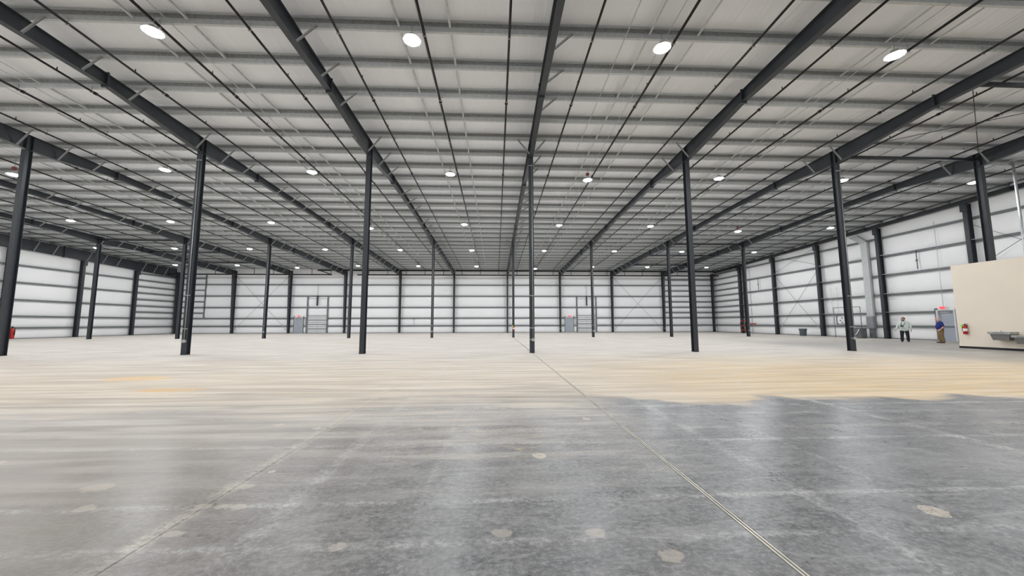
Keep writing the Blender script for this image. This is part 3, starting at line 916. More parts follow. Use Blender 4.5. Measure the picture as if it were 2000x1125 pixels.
for r, y in enumerate(LY):
    for c, x in enumerate(LX):
        zl = zb(y) - 0.55
        low = (r, c) in LOW
        if low: zl = LOW[(r, c)]
        seen = r >= 2 and c >= FIRST[r] and c <= LASTV.get(r, 9)
        if seen:
            lab = '%s high bay lamp, %s from the left in the %s lamp row' % ('low-hung' if low else 'round', ORD[c - FIRST[r]], ROWN[r])
        else:
            lab = 'round high bay lamp out of view above or beside the camera'
        add_lamp(lab, x, y, zl, low)

# supply conduits along the lamp lines
for c, x in enumerate(LX):
    t = thing('lamp_conduit', 'thin grey conduit along the %s line of lamps from the left' % ORD[c], 'conduit', (x + 0.22, 0, 0), 0, 'lamp conduits')
    MB().tube([(0, 3.0, zb(3.0) - 0.03), (0, 46.5, zb(46.5) - 0.03)], 0.012, 6).build('tube', 'galv', t)
t = thing('lamp_conduit', 'thin grey conduit under the roof just right of the edge-on middle rafter', 'conduit', (0, 0, 0), 0, 'lamp conduits')
MB().tube([(3.92, 3.0, zb(3.0) - 0.03), (3.97, 17.0, zb(17) - 0.03), (4.1, 17.2, zb(17) + 0.05)], 0.015, 6).build('tube', 'galv_bright', t)

# ================================================================== PARTITION WITH FOUNTAINS
PX = 24.30; PYE = 18.20; PH = 4.32
pw = MB()
pw.box(PX, PX + 0.10, 6.0, PYE, 0, PH)
wp = struct(pw.build('wall_partition', 'drywall'))
MB().box(PX + 0.10, XR - 0.30, PYE - 0.12, PYE, 0, PH).build('return_wall', 'drywall', wp)
MB().box(PX - 0.014, PX, 6.0, PYE + 0.012, 0, 0.105).build('baseboard', 'black_rubber', wp)
MB().box(PX, XR - 0.30, PYE, PYE + 0.012, 0, 0.105).build('baseboard', 'black_rubber', wp)
MB().box(PX - 0.006, PX + 0.106, 6.0, PYE + 0.006, PH, PH + 0.02).build('top_cap', 'drywall', wp)

def fountain(y0, y1, ztop, lab):
    t = thing('drinking_fountain', lab, 'fountain', (PX, (y0 + y1) / 2, ztop), 0, 'drinking fountains')
    w = (y1 - y0) / 2
    d = 0.46
    # sloped cabinet body under the basin
    MB().hexa([(-d * 0.80, -w * 0.72, -0.40), (-0.001, -w * 0.72, -0.40), (-0.001, w * 0.72, -0.40), (-d * 0.80, w * 0.72, -0.40),
               (-d + 0.05, -w * 0.88, -0.11), (-0.001, -w * 0.88, -0.11), (-0.001, w * 0.88, -0.11), (-d + 0.05, w * 0.88, -0.11)]).build('cabinet', 'fount', t)
    # basin: rim with a sunken bowl
    b = MB()
    outer = [(-d, -w), (-0.001, -w), (-0.001, w), (-d, w)]
    b.box(-d, -0.001, -w, w, -0.11, -0.03)
    n = 24; cx = -d * 0.5
    ring = []
    for k in range(n):
        a = 2 * math.pi * k / n
        ca, sa = math.cos(a), math.sin(a)
        s_ = 1 / max(abs(ca), abs(sa))
        ring.append((cx + d / 2 * ca * s_, w * sa * s_, 0.0))
    v = [(p[0], p[1], -0.03) for p in ring] + ring + [(cx + 0.17 * math.cos(2 * math.pi * k / n), w * 0.72 * math.sin(2 * math.pi * k / n), 0.0) for k in range(n)] + \
        [(cx + 0.10 * math.cos(2 * math.pi * k / n), w * 0.45 * math.sin(2 * math.pi * k / n), -0.028) for k in range(n)]
    fs = []
    for r_ in range(3):
        for k in range(n): fs.append((r_ * n + k, r_ * n + (k + 1) % n, (r_ + 1) * n + (k + 1) % n, (r_ + 1) * n + k))
    fs.append(tuple(3 * n + k for k in range(n)))
    b.add(v, fs)
    b.build('basin', 'fount_top', t)
    MB().tube([(-0.10, w * 0.35, 0.0), (-0.10, w * 0.35, 0.045), (-0.15, w * 0.30, 0.06)], 0.017, 8).build('spout', 'galv_bright', t)
    MB().box(-d - 0.012, -d, -w * 0.5, w * 0.5, -0.085, -0.05).build('push_bar', 'panel_grey', t)
fountain(15.96, 16.74, 0.88, 'upper grey wall-mounted drinking fountain, the one nearer the extinguisher')
fountain(15.16, 15.94, 0.74, 'lower grey wall-mounted drinking fountain cut by the right edge of the photo')

def extinguisher(loc, rotz, lab, tagc=True):
    t = thing('fire_extinguisher', lab, 'extinguisher', loc, rotz, 'fire extinguishers')
    # local: back plate at y=0, bottle in front (-y)
    MB().lathe([(0.06, 0.0), (0.083, 0.02), (0.085, 0.36), (0.07, 0.42), (0.035, 0.45), (0.03, 0.47)], 18, (0, -0.105, 0)).build('cylinder', 'red', t)
    if tagc: MB().lathe([(0.0852, 0.16), (0.0856, 0.30)], 18, (0, -0.105, 0), 0, True, False, False).build('label_band', 'label_white', t)
    hd = MB().lathe([(0.03, 0.47), (0.035, 0.50), (0.02, 0.53)], 12, (0, -0.105, 0))
    hd.bar((0, -0.105, 0.53), (0.13, -0.105, 0.55), 0.025, 0.012).bar((0, -0.105, 0.505), (0.12, -0.105, 0.49), 0.025, 0.012)
    hd.build('handle', 'pipe', t)
    MB().tube([(-0.02, -0.105, 0.51), (-0.10, -0.11, 0.47), (-0.115, -0.11, 0.36), (-0.10, -0.11, 0.16)], [0.012, 0.012, 0.012, 0.02], 8).build('hose', 'pipe', t)
    MB().box(-0.03, 0.03, -0.022, -0.001, 0.10, 0.48).build('bracket', 'pipe', t)
    if tagc:
        MB().box(-0.115, -0.045, -0.20, -0.194, 0.36, 0.50).build('inspection_tag', 'tag_green', t)
extinguisher((PX, 17.82, 0.72), -math.pi / 2, 'red fire extinguisher with green tag on the white partition wall')
extinguisher((F(0), Y2 - 0.001, 0.63), 0, 'red fire extinguisher with green tag on a far column near the middle')
extinguisher((F(-3) + 0.05, Y1 + DC + 0.001, 0.72), math.pi, 'red fire extinguisher half hidden behind the leftmost near column', False)

# vent pipe above the partition
t = thing('vent_pipe', 'shiny vertical vent pipe above the partition at the right edge', 'pipe', (28.0, 17.75, 0.0))
MB().tube([(0, 0, 0), (0, 0, zb(17.7) + 0.24)], 0.055, 14).build('pipe', 'galv_bright', t)
MB().lathe([(0.13, 0), (0.13, 0.03)], 16, (0, 0, zb(17.7) + 0.17)).build('flashing', 'galv', t)

# ================================================================== DOORS
def exit_sign(loc, rotz, lab, s=1.0):
    """local front faces -y"""
    t = thing('exit_sign', lab, 'sign', loc, rotz, 'exit signs')
    MB().box(-0.17 * s, 0.17 * s, -0.05, 0.0, -0.10 * s, 0.10 * s).build('housing', 'white_plastic', t)
    MB().box(-0.145 * s, 0.145 * s, -0.054, -0.05, -0.08 * s, 0.08 * s).build('face', 'exit_face', t)
    cu = bpy.data.curves.new('exit_text', 'FONT')
    cu.body = 'EXIT'; cu.size = 0.15 * s; cu.extrude = 0.002; cu.offset = 0.004
    cu.align_x = 'CENTER'; cu.align_y = 'CENTER'
    tmp = bpy.data.objects.new('tmp', cu); COL.objects.link(tmp)
    dg = bpy.context.evaluated_depsgraph_get()
    me = bpy.data.meshes.new_from_object(tmp.evaluated_get(dg))
    bpy.data.objects.remove(tmp)
    me.materials.clear(); me.materials.append(M['exit_red'])
    o = link('lettering', me, t, (0, -0.058, 0)); o.rotation_euler = (math.pi / 2, 0, 0)

def man_door(name, loc, rotz, w, kick=False):
    """local front faces -y, centred on x"""
    d = struct(thing(name, None, None, loc, rotz))
    fw_ = 0.10 if kick else 0.07
    fd = 0.225 if kick else 0.16
    fr = MB()
    fr.box(-w / 2, -w / 2 + fw_, -fd, 0.0, 0, 2.24); fr.box(w / 2 - fw_, w / 2, -fd, 0.0, 0, 2.24)
    fr.box(-w / 2 + fw_, w / 2 - fw_, -fd, 0.0, 2.17, 2.24)
    fr.build('door_frame', 'frame_grey', d)
    for s in (-1, 1):
        MB().box(s * (w / 2 + 0.055) - 0.045, s * (w / 2 + 0.055) + 0.045, -0.20, 0.0, 0, 2.35).build('jamb', 'girt', d)
    MB().box(-w / 2 + fw_, w / 2 - fw_, -0.075, -0.03, 0.01, 2.17).build('door_leaf', 'door_grey', d)
    MB().box(-w / 2 + 0.18, w / 2 - 0.35, -0.15, -0.076, 2.03, 2.11).bar((-w / 2 + 0.3, -0.16, 2.07), (w / 2 - 0.15, -0.2, 2.12), 0.02, 0.02).build('door_closer', 'galv_bright', d)
    if kick:
        MB().box(-w / 2 + 0.12, w / 2 - 0.1, -0.13, -0.095, 0.98, 1.06).box(-w / 2 + 0.14, -w / 2 + 0.2, -0.095, -0.076, 0.96, 1.08).box(w / 2 - 0.2, w / 2 - 0.14, -0.095, -0.076, 0.96, 1.08).build('push_bar', 'cab', d)
    else:
        MB().box(w / 2 - 0.19, w / 2 - 0.12, -0.13, -0.076, 0.98, 1.08).build('door_handle', 'galv_bright', d)
    MB().box(-w / 2 + fw_, w / 2 - fw_, -0.16, -0.0, 0.0, 0.012).build('threshold', 'galv', d)
    return d
for k, (a, b) in enumerate(DOORS_F):
    man_door('door_%d' % (k + 1), ((a + b) / 2, YF - 0.005, 0), 0, b - a - 0.02)
    exit_sign(((a + b) / 2, YF - 0.20, 2.37), 0, 'glowing red exit sign over the grey door at the %s of the far wall' % ('left', 'right')[k], 1.15)
    bx = thing('switch_box', 'small grey switch box right of the %s far door' % ('left', 'right')[k], 'box', (b + 0.35, YF - 0.26, 1.55), 0, 'switch boxes')
    MB().box(-0.06, 0.06, -0.08, 0.0, -0.25, 0.5).build('body', 'galv', bx)
    MB().tube([(0, -0.02, 0.5), (0, -0.02, 0.62)], 0.02, 8).build('conduit', 'galv', bx)
man_door('door_3', (XR - 0.005, 24.85, 0), -math.pi / 2, 1.12, True)
exit_sign((XR - 0.24, 24.95, 2.38), -math.pi / 2, 'glowing red exit sign over the door on the right wall', 1.15)
t = thing('conduit_drop', 'thin conduit dropping to the exit sign on the right wall', 'conduit', (XR - 0.25, 24.90, 2.5))
MB().tube([(0, 0, 0), (0, 0, 6.3)], 0.013, 6).build('tube', 'galv', t)

def overhead(name, x0, x1):
    c = (x0 + x1) / 2; w = x1 - x0
    d = struct(thing(name, None, None, (c, YF - 0.03, 0)))
    H = 2.45; n = 4; sh = H / n
    for k in range(n):
        s = MB()
        z0, z1 = k * sh + 0.004, (k + 1) * sh - 0.004
        s.box(-w / 2 + 0.06, w / 2 - 0.06, -0.06, -0.02, z0 + 0.012, z1)
        so = s.build('door_section', 'oh_panel', d)
        for zz in (z0 + 0.05, z1 - 0.055, (z0 + z1) / 2):
            MB().box(-w / 2 + 0.06, w / 2 - 0.06, -0.085, -0.061, zz - 0.04, zz + 0.04).build('rib', 'brace', so)
        for xx in (-w / 2 + 0.10, 0, w / 2 - 0.10):
            MB().box(xx - 0.03, xx + 0.03, -0.10, -0.086, z0, z1).build('stile', 'galv', so)
    for s in (-1, 1):
        MB().box(s * (w / 2 + 0.03) - 0.09, s * (w / 2 + 0.03) + 0.09, -0.20, 0.0, 0, 5.24).build('jamb', 'girt', d)
        MB().box(s * (w / 2 - 0.04) - 0.03, s * (w / 2 - 0.04) + 0.03, -0.16, -0.12, 0.1, 5.1).build('track', 'galv_bright', d)
    MB().tube([(-w / 2 + 0.1, -0.25, 4.85), (w / 2 - 0.1, -0.25, 4.85)], 0.02, 8).build('shaft', 'galv_bright', d)
    MB().box(-w / 2 + 0.15, w / 2 - 0.15, -0.09, -0.02, H + 0.005, H + 0.08).build('top_seal', 'frame_grey', d)
    MB().box(-0.085, 0.085, -0.40, -0.22, 3.85, 5.27).build('centre_post', 'steel', d)
    MB().tube([(0, -0.3, 5.27), (0, -0.3, 6.9)], 0.022, 6).build('support_rod', 'girt', d)
    MB().box(-w / 2 + 0.12, w / 2 - 0.12, -0.10, -0.02, 0.0, 0.02).build('bottom_seal', 'black_rubber', d)
overhead('door_4', *OH[0])
overhead('door_5', *OH[1])

# ================================================================== RIGHT WALL EQUIPMENT
# bin
t = thing('trash_bin', 'dark grey round plastic bin standing by the right wall', 'bin', (31.1, 35.75, 0))
MB().lathe([(0.26, 0.0), (0.27, 0.02), (0.31, 0.62), (0.31, 0.63)], 24).build('barrel', 'bin', t)
MB().lathe([(0.33, 0.62), (0.345, 0.64), (0.345, 0.70), (0.32, 0.72)], 24).build('rim', 'bin', t)
for s in (-1, 1):
    MB().tube([(s * 0.33, -0.08, 0.62), (s * 0.39, -0.06, 0.58), (s * 0.39, 0.06, 0.58), (s * 0.33, 0.08, 0.62)], 0.016, 6).build('grip', 'bin', t)
# white control box with fittings on the wall
t = thing('control_box', 'white control box with small fittings on the right wall', 'box', (XR - 0.24, 32.7, 1.25))
MB().box(-0.14, 0.0, -0.34, 0.36, 0.0, 0.62).build('enclosure', 'white_plastic', t)
for (yy, zz) in ((0.05, 0.28), (-0.12, 0.5), (-0.1, 0.1)):
    MB().box(-0.16, -0.14, yy - 0.045, yy + 0.045, zz - 0.05, zz + 0.05).build('knob', 'pipe', t)
MB().box(-0.15, 0.0, 0.40, 0.46, -0.1, 0.7).build('side_bracket', 'cab', t)
for yy in (0.9, 0.3):
    MB().tube([(-0.02, yy, 0.6 if yy < 0.5 else -0.1), (-0.02, yy, 3.4)], 0.013, 6).build('conduit', 'galv', t)
# vertical duct with panelboard
t = thing('vertical_duct', 'galvanised duct running down the right wall with an elbow at the top', 'duct', (XR - 0.27, 29.95, 0))
MB().box(-0.18, 0, -0.27, 0.27, 1.86, 8.25).build('riser', 'galv', t)
MB().hexa([(-0.20, -0.30, 8.25), (0.0, -0.30, 8.25), (0.0, 0.28, 8.25), (-0.20, 0.28, 8.25), (-0.20, 0.55, 9.05), (0.0, 0.55, 9.05), (0.0, 1.2, 8.95), (-0.20, 1.2, 8.95)]).build('elbow', 'galv_bright', t)
for z in (3.2, 4.8, 6.4):
    MB().box(-0.195, 0.0, -0.285, 0.285, z, z + 0.05).build('seam_band', 'galv', t)
t = thing('panelboard', 'grey electrical panelboard below the duct on the right wall', 'panel', (XR - 0.24, 30.0, 0.80))
MB().box(-0.22, 0, -0.30, 0.30, 0.0, 1.04).build('cabinet', 'panel_grey', t)
MB().box(-0.235, -0.22, -0.27, 0.27, 0.03, 1.01).build('cover', 'panel_grey', t)
MB().box(-0.25, -0.235, -0.22, -0.19, 0.45, 0.58).build('latch', 'galv_bright', t)
MB().box(-0.14, 0.0, -0.2, 0.2, -0.78, 0.0).build('wireway', 'girt', t)
t = thing('machine_cabinet', 'low dark grey machine with a pale hose and yellow label by the right wall', 'machine', (30.95, 30.35, 0))
MB().box(0.0, 0.55, -0.62, 0.68, 0.05, 0.80).build('body', 'cab', t)
MB().box(-0.03, 0.0, 0.16, 0.66, 0.12, 0.62).build('control_panel', 'panel_grey', t)
MB().box(-0.036, -0.03, 0.30, 0.50, 0.50, 0.58).build('warning_label', 'label_yellow', t)
MB().box(-0.036, -0.03, 0.34, 0.46, 0.36, 0.49).build('paper_label', 'label_white', t)
MB().box(-0.02, 0.57, -0.64, 0.70, 0.80, 0.84).build('lid', 'pipe', t)
MB().box(0.03, 0.52, -0.58, 0.64, 0.0, 0.05).build('plinth', 'pipe', t)
hp = [(-0.05, 0.12 - 0.62 * k / 8.0 * 1.05, 0.18 + 0.58 * (k / 8.0) ** 2.6) for k in range(9)]
MB().tube(hp, 0.035, 8).build('hose', 'white_plastic', t)
MB().box(-0.03, 0.0, 0.0, 0.10, 0.55, 0.6).build('hose_fitting', 'galv_bright', t)
t = thing('pipe_rack', 'thin dark pipe frame standing around the machine by the right wall', 'frame', (30.86, 30.2, 0))
fr = MB()
fr.tube([(0, 1.75, 2.66), (0, -0.68, 2.66)], 0.026, 8).build('top_rail', 'cab', t)
for yy in (0.75, -0.68):
    MB().tube([(0, yy, 0), (0, yy, 2.64)], 0.026, 8).build('post', 'cab', t)
MB().tube([(0, 1.75, 0), (0, 1.75, 2.64)], 0.026, 8).build('post', 'cab', t)

# little sprinkler test rods hanging from girts
for (x, y, z, ww) in ((-11.6, YF - 0.26, 1.05, 'far wall left of the middle'), ):
    t = thing('wall_conduit', 'short dark conduit on the ' + ww, 'conduit', (x, y, 1.17))
    MB().tube([(0, 0, 0), (0, 0, 0.95)], 0.022, 6).build('tube', 'cab', t)
    MB().box(-0.04, 0.04, -0.04, 0.02, 0.7, 0.85).build('outlet_box', 'cab', t)
for (y, z, ww) in ((43.2, 5.35, 'right wall between the riser and the next column'), (26.2, 5.4, 'right wall above the men')):
    t = thing('wall_conduit', 'short dark hanging rod on the ' + ww, 'conduit', (XR - 0.28, y, z))
    MB().tube([(0, 0, 0), (0, 0, 1.45)], 0.03, 6).build('tube', 'cab', t)
    MB().box(-0.05, 0.03, -0.05, 0.05, 0.6, 0.75).build('coupling', 'cab', t)

# ================================================================== PEOPLE
def person(name, label, loc, rotz, caps, mats, voxel=0.009):
    """caps: list of (p0, r0, p1, r1, material index, (sx, sy) flattening about the axis centre);
       the union is remeshed into one continuous skin, colours by nearest limb"""
    bm = bmesh.new()
    data = []
    for (p0, r0, p1, r1, mi) in caps:
        p0 = Vector(p0); p1 = Vector(p1)
        L = (p1 - p0).length
        steps = max(2, int(L / 0.02))
        n = 14
        d = (p1 - p0).normalized() if L > 1e-6 else Vector((0, 0, 1))
        u = d.orthogonal().normalized(); w = d.cross(u)
        rings = []
        prof_ = []
        for k in range(5): a = -math.pi / 2 + k * math.pi / 2 / 5; prof_.append((r0 * math.sin(a), r0 * math.cos(a)))
        prof_ += [(0.0, r0), (L, r1)]
        for k in range(1, 6): a = k * math.pi / 2 / 5; prof_.append((L + r1 * math.sin(a), r1 * math.cos(a)))
        for (h, r) in prof_:
            if r < 1e-4: r = 1e-4
            rings.append([bm.verts.new(p0 + d * h + (u * math.cos(2 * math.pi * k / n) + w * math.sin(2 * math.pi * k / n)) * r) for k in range(n)])
        for a_, b_ in zip(rings[:-1], rings[1:]):
            for k in range(n): bm.faces.new((a_[k], a_[(k + 1) % n], b_[(k + 1) % n], b_[k]))
        bm.faces.new(list(reversed(rings[0]))); bm.faces.new(rings[-1])
        data.append((np.array(p0), np.array(p1), r0, r1, mi))
    me = bpy.data.meshes.new(name + '_raw'); bm.to_mesh(me); bm.free()
    o = bpy.data.objects.new('tmp', me); COL.objects.link(o)
    md = o.modifiers.new('r', 'REMESH'); md.mode = 'VOXEL'; md.voxel_size = voxel
    ms = o.modifiers.new('s', 'SMOOTH'); ms.iterations = 2; ms.factor = 0.4
    dg = bpy.context.evaluated_depsgraph_get()
    res = bpy.data.meshes.new_from_object(o.evaluated_get(dg))
    bpy.data.objects.remove(o)
    res.materials.clear()
    for mt in mats: res.materials.append(M[mt])
    nf = len(res.polygons)
    cen = np.zeros(nf * 3); res.polygons.foreach_get('center', cen); cen = cen.reshape(-1, 3)
    best = np.full(nf, 1e9); mi_ = np.zeros(nf, dtype=np.int32)
    for (a, b, r0, r1, mi) in data:
        ab = b - a; L2 = max(ab @ ab, 1e-9)
        tt = np.clip(((cen - a) @ ab) / L2, 0, 1)
        dd = np.linalg.norm(cen - (a + tt[:, None] * ab), axis=1) - (r0 + (r1 - r0) * tt)
        k = dd < best; best[k] = dd[k]; mi_[k] = mi
    res.polygons.foreach_set('material_index', mi_)
    res.polygons.foreach_set('use_smooth', np.ones(nf, dtype=bool))
    res.update()
    root = thing(name, label, 'person', loc, rotz, 'people')
    res.name = 'body'
    link('body', res, root)
    return root

def hand(caps, wrist, d, side, palm_n, mi, curl=0.5):
    """relaxed hand: wrist point, direction d of the palm, thumb side vector"""
    wr = Vector(wrist); d = Vector(d).normalized(); s = Vector(side).normalized(); nrm = Vector(palm_n).normalized()
    k0 = wr + d * 0.045; k1 = wr + d * 0.085
    for q in (-1.2, -0.4, 0.4, 1.2):
        caps.append((tuple(wr + s * q * 0.012), 0.020, tuple(k1 + s * q * 0.017), 0.0155, mi))
    lens_f = [0.058, 0.072, 0.078, 0.070]
    for k, q in enumerate((-1.35, -0.45, 0.45, 1.35)):
        b = k1 + s * q * 0.019
        c1 = b + (d * 0.93 + nrm * 0.35 * curl + s * q * 0.05) * lens_f[k] * 0.5
        c2 = c1 + (d * (1 - 0.5 * curl) + nrm * 0.95 * curl) * lens_f[k] * 0.34
        c3 = c2 + (d * (1 - 0.9 * curl) + nrm * 1.2 * curl) * lens_f[k] * 0.22
        caps.append((tuple(b), 0.0098, tuple(c1), 0.0092, mi))
        caps.append((tuple(c1), 0.0092, tuple(c2), 0.0085, mi))
        caps.append((tuple(c2), 0.0085, tuple(c3), 0.0078, mi))
    tb = wr + d * 0.025 + s * 0.028
    t1 = tb + (d * 0.55 + s * 0.65 + nrm * 0.25) * 0.042
    t2 = t1 + (d * 0.9 + s * 0.2 + nrm * 0.3) * 0.034
    caps.append((tuple(tb), 0.0145, tuple(t1), 0.0115, mi)); caps.append((tuple(t1), 0.0115, tuple(t2), 0.009, mi))

def head(caps, c, f, mi, mh, k=1.12):
    """head centred at c looking along f (unit, horizontal); returns axes"""
    c = Vector(c); f = Vector(f).normalized(); r = f.cross(Vector((0, 0, 1))).normalized(); z = Vector((0, 0, 1))
    P = lambda a, b, h: tuple(c + (f * a + r * b + z * h) * k)
    c0 = len(caps)
    caps.append((P(-0.020, 0, 0.030), 0.085, P(0.018, 0, 0.032), 0.080, mi))
    for s in (-1, 1):
        caps.append((P(0.02, s * 0.022, -0.02), 0.056, P(0.045, s * 0.012, -0.068), 0.034, mi))
        caps.append((P(-0.012, s * 0.078, -0.018), 0.011, P(-0.016, s * 0.082, 0.018), 0.014, mi))     # ears
        caps.append((P(0.075, s * 0.045, -0.015), 0.018, P(0.075, s * 0.030, -0.02), 0.018, mi))       # cheeks
        caps.append((P(0.086, s * 0.048, 0.028), 0.011, P(0.094, s * 0.012, 0.030), 0.012, mi))        # brow
    caps.append((P(0.092, 0, 0.016), 0.009, P(0.108, 0, -0.016), 0.0135, mi))                         # nose
    caps.append((P(0.070, 0, -0.082), 0.026, P(0.060, 0, -0.086), 0.028, mi))                         # chin
    caps.append((P(0.084, -0.018, -0.052), 0.008, P(0.084, 0.018, -0.052), 0.008, mi))                # lips
    for q in range(c0, len(caps)):
        p_, r0_, q_, r1_, m_ = caps[q]
        caps[q] = (p_, r0_ * k, q_, r1_ * k, m_)
    return P, r

def cap_mesh(P, rad, h0, front, mat, parent, name='hair', up_=0.0):
    """hair shell over the skull: a dome cut by a slanted plane"""
    mb = MB(); n, m_ = 20, 9; vs = []
    for j in range(m_ + 1):
        th = j / m_ * math.pi * 0.62
        for k in range(n):
            a = 2 * math.pi * k / n
            fx = math.cos(a) * math.sin(th); fy = math.sin(a) * math.sin(th); fz = math.cos(th)
            lim = front * max(0, math.cos(a))
            zz = max(fz, -0.45 + lim) if j else fz
            vs.append(P(-0.004 + rad * 1.10 * fx, rad * 0.98 * fy, 0.032 + up_ + rad * 1.0 * zz))
    fs = [(j * n + k, j * n + (k + 1) % n, (j + 1) * n + (k + 1) % n, (j + 1) * n + k) for j in range(m_) for k in range(n)]
    mb.add(vs, fs, 0, True)
    return mb.build(name, mat, parent)

# --- man with camera, pale jacket, dark trousers, facing the viewer, head turned to his right
caps = []
JK, TR, SK, SH = 0, 1, 2, 3
fdir = Vector((-0.50, -0.86, 0))
P, r_ = head(caps, (-0.01, -0.02, 1.545), fdir, SK, 0)
caps.append(((-0.0, 0.01, 1.36), 0.062, (-0.005, 0.0, 1.47), 0.056, SK))
for s in (-1, 1):
    caps.append(((s * 0.07, 0.0, 1.36), 0.075, (s * 0.175, 0.01, 1.335), 0.078, JK))      # shoulders
    caps.append(((s * 0.10, -0.01, 1.30), 0.125, (s * 0.10, -0.025, 1.02), 0.135, JK))    # chest
    caps.append(((s * 0.10, -0.02, 1.02), 0.135, (s * 0.10, -0.005, 0.86), 0.132, JK))    # belly and hem
caps.append(((0, -0.035, 1.28), 0.12, (0, -0.065, 1.0), 0.13, JK))
caps.append(((0, -0.05, 1.0), 0.13, (0, -0.035, 0.89), 0.128, JK))
caps.append(((-0.10, -0.02, 0.835), 0.118, (0.10, -0.02, 0.835), 0.118, JK))
caps.append(((-0.05, 0.0, 1.405), 0.04, (0.05, 0.0, 1.405), 0.04, JK))                     # collar
# his right arm (image left), held away
caps.append(((-0.195, 0.01, 1.325), 0.068, (-0.315, 0.02, 1.08), 0.055, JK))
caps.append(((-0.315, 0.02, 1.08), 0.055, (-0.395, -0.05, 0.875), 0.042, JK))
hand(caps, (-0.405, -0.06, 0.850), (-0.25, -0.15, -0.95), (0.1, -0.95, 0.15), (0.95, 0.1, -0.1), SK, 0.5)
# his left arm
caps.append(((0.195, 0.01, 1.325), 0.070, (0.300, 0.02, 1.07), 0.058, JK))
caps.append(((0.300, 0.02, 1.07), 0.058, (0.315, -0.04, 0.845), 0.044, JK))
hand(caps, (0.315, -0.05, 0.820), (0.02, -0.1, -0.99), (-0.1, -0.97, 0.1), (-0.95, 0.1, 0.0), SK, 0.6)
for s in (-1, 1):
    hx = s * 0.098
    caps.append(((hx, 0.0, 0.86), 0.118, (s * 0.115, -0.005, 0.66), 0.108, TR))
    caps.append(((s * 0.115, -0.005, 0.66), 0.106, (s * 0.135, -0.02, 0.44), 0.086, TR))
    caps.append(((s * 0.135, -0.02, 0.44), 0.086, (s * 0.145, 0.02, 0.12), 0.078, TR))
    caps.append(((s * 0.145, 0.03, 0.045), 0.045, (s * 0.16, -0.13, 0.035), 0.035, SH))
    caps.append(((s * 0.145, 0.03, 0.045), 0.045, (s * 0.145, 0.02, 0.10), 0.045, SH))
man1 = person('person', 'person in a pale jacket and dark trousers with a camera on the chest, arms hanging', (27.95, 23.84, 0.0), math.radians(-49.5), caps, ['jacket', 'trouser_dark', 'skin', 'shoe'])
cap_mesh(P, 0.092, 0, 0.95, 'hair', man1)
bd = MB()
for s in (-1, 1):
    bd.tube([P(0.03, s * 0.062, -0.030), P(0.058, s * 0.045, -0.075), P(0.082, s * 0.015, -0.100)], [0.016, 0.022, 0.022], 8)
bd.tube([P(0.096, -0.03, -0.036), P(0.1, 0.0, -0.033), P(0.096, 0.03, -0.036)], 0.008, 8)
bd.build('beard', 'hair', man1)
ey = MB()
for s in (-1, 1): ey.lathe([(0.002, -0.008), (0.009, 0), (0.002, 0.008)], 8, P(0.088, s * 0.032, 0.010))
ey.build('eyes', 'eye', man1)
st = MB()
for s in (-1, 1):
    st.tube([(s * 0.075, 0.06, 1.43), (s * 0.10, -0.02, 1.435), (s * 0.09 - 0.02, -0.135, 1.32), (s * 0.055 - 0.08, -0.195, 1.13)], 0.013, 6)
st.build('strap', 'pipe', man1)
cm = thing('photo_camera', 'black camera hanging on the chest of the person in the pale jacket', 'camera', (0, 0, 0), 0)
cm.matrix_world = Matrix.Translation((27.95, 23.84, 0.0)) @ Matrix.Rotation(math.radians(-49.5), 4, 'Z') @ Matrix.Translation((-0.10, -0.245, 1.075))
MB().box(-0.075, 0.075, -0.03, 0.03, -0.045, 0.05).box(-0.03, 0.03, -0.025, 0.025, 0.05, 0.08).build('body', 'pipe', cm)
MB().tube([(0.0, -0.03, 0.0), (0.0, -0.11, -0.01)], [0.042, 0.045], 16).build('lens_barrel', 'pipe', cm)
MB().tube([(0.0, -0.111, -0.01), (0.0, -0.113, -0.01)], 0.036, 16).build('lens_glass', 'cab', cm)

# --- bald man, blue polo, khaki trousers, in profile looking left, hand at the hip
caps = []
SHR, KH, SK2, SH2 = 0, 1, 2, 3
fdir = Vector((0.0, -1.0, 0))
P2, r2 = head(caps, (0.0, -0.075, 1.505), fdir, SK2, 0)
caps.append(((0, 0.005, 1.33), 0.066, (0, -0.05, 1.44), 0.060, SK2))
for s in (-1, 1):
    caps.append(((s * 0.07, 0.02, 1.325), 0.080, (s * 0.17, 0.03, 1.29), 0.082, SHR))
    caps.append(((s * 0.09, 0.01, 1.27), 0.135, (s * 0.085, -0.03, 1.04), 0.150, SHR))
    caps.append(((s * 0.085, -0.03, 1.04), 0.150, (s * 0.085, -0.02, 0.93), 0.140, SHR))
caps.append(((0, -0.02, 1.25), 0.13, (0, -0.075, 1.05), 0.150, SHR))
caps.append(((0, -0.075, 1.05), 0.15, (0, -0.055, 0.95), 0.142, SHR))
caps.append(((-0.045, 0.01, 1.375), 0.042, (0.045, 0.01, 1.375), 0.042, SHR))
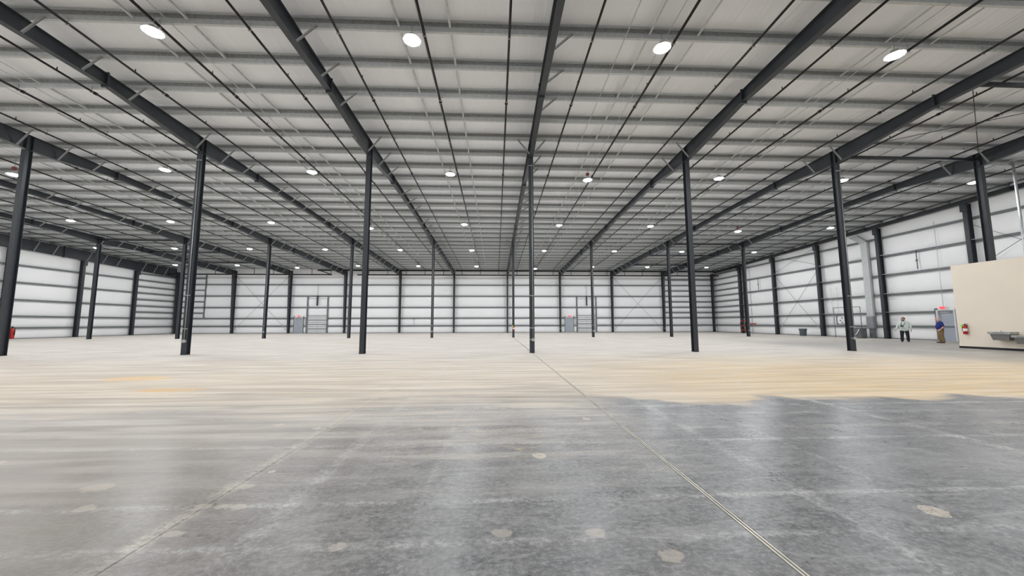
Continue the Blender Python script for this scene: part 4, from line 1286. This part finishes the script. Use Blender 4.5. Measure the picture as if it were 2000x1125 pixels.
# arms: local +x is the far side, -x the near side after turning (viewer sees his left side)
for s in (-1, 1):
    caps.append(((s * 0.205, 0.04, 1.275), 0.078, (s * 0.265, 0.09, 1.11), 0.072, SHR))
    caps.append(((s * 0.265, 0.09, 1.11), 0.050, (s * 0.280, 0.10, 1.035), 0.044, SK2))
    caps.append(((s * 0.280, 0.10, 1.035), 0.044, (s * 0.245, -0.02, 0.875), 0.032, SK2))
    hand(caps, (s * 0.242, -0.03, 0.862), (-s * 0.2, -0.75, -0.6), (-s * 0.3, -0.5, 0.7), (-s * 0.9, 0.1, -0.2), SK2, 0.5)
for s in (-1, 1):
    caps.append(((s * 0.09, 0.015, 0.86), 0.142, (s * 0.10, 0.015, 0.68), 0.115, KH))
    caps.append(((s * 0.06, -0.05, 0.88), 0.115, (s * 0.09, -0.01, 0.70), 0.10, KH))
    fy = 0.05 if s > 0 else -0.05
    caps.append(((s * 0.10, 0.01, 0.68), 0.110, (s * 0.115, fy * 0.6 - 0.01, 0.44), 0.086, KH))
    caps.append(((s * 0.115, fy * 0.6 - 0.01, 0.44), 0.086, (s * 0.12, fy + 0.03, 0.12), 0.074, KH))
    caps.append(((s * 0.12, fy + 0.04, 0.045), 0.046, (s * 0.135, fy - 0.14, 0.036), 0.036, SH2))
    caps.append(((s * 0.12, fy + 0.04, 0.045), 0.046, (s * 0.12, fy + 0.03, 0.10), 0.048, SH2))
man2 = person('person', 'person in a blue polo shirt and khaki trousers, seen in profile before the grey door', (28.85, 22.50, 0.0), math.radians(-136), caps, ['polo', 'khaki', 'skin_pale', 'shoe_brown'])
cap = cap_mesh(P2, 0.0905, 0, 1.35, 'hair_white', man2, 'hair', -0.018)
bpy.data.objects.remove(cap)
fr_ = MB(); n = 16; vs = []
for j in range(5):
    hz = -0.045 + j * 0.022
    for k in range(n):
        a = math.radians(70) + math.radians(220) * k / (n - 1)
        vs.append(P2(-0.006 + 0.099 * math.cos(a), 0.087 * math.sin(a), hz))
fr_.add(vs, [(j * n + k, j * n + k + 1, (j + 1) * n + k + 1, (j + 1) * n + k) for j in range(4) for k in range(n - 1)], 0, True)
fr_.build('hair', 'hair_white', man2)
ey = MB()
for s in (-1, 1): ey.lathe([(0.002, -0.008), (0.009, 0), (0.002, 0.008)], 8, P2(0.088, s * 0.032, 0.010))
ey.build('eyes', 'eye', man2)
bl = MB().lathe([(0.001, -0.018), (0.001, 0.018)], 3, (0, 0, -5))
MB().box(-0.20, 0.20, -0.2, -0.185, 0.905, 0.94).build('belt', 'shoe_brown', man2)
for ch in list(man2.children):
    if ch.name.startswith('belt'): bpy.data.objects.remove(ch)
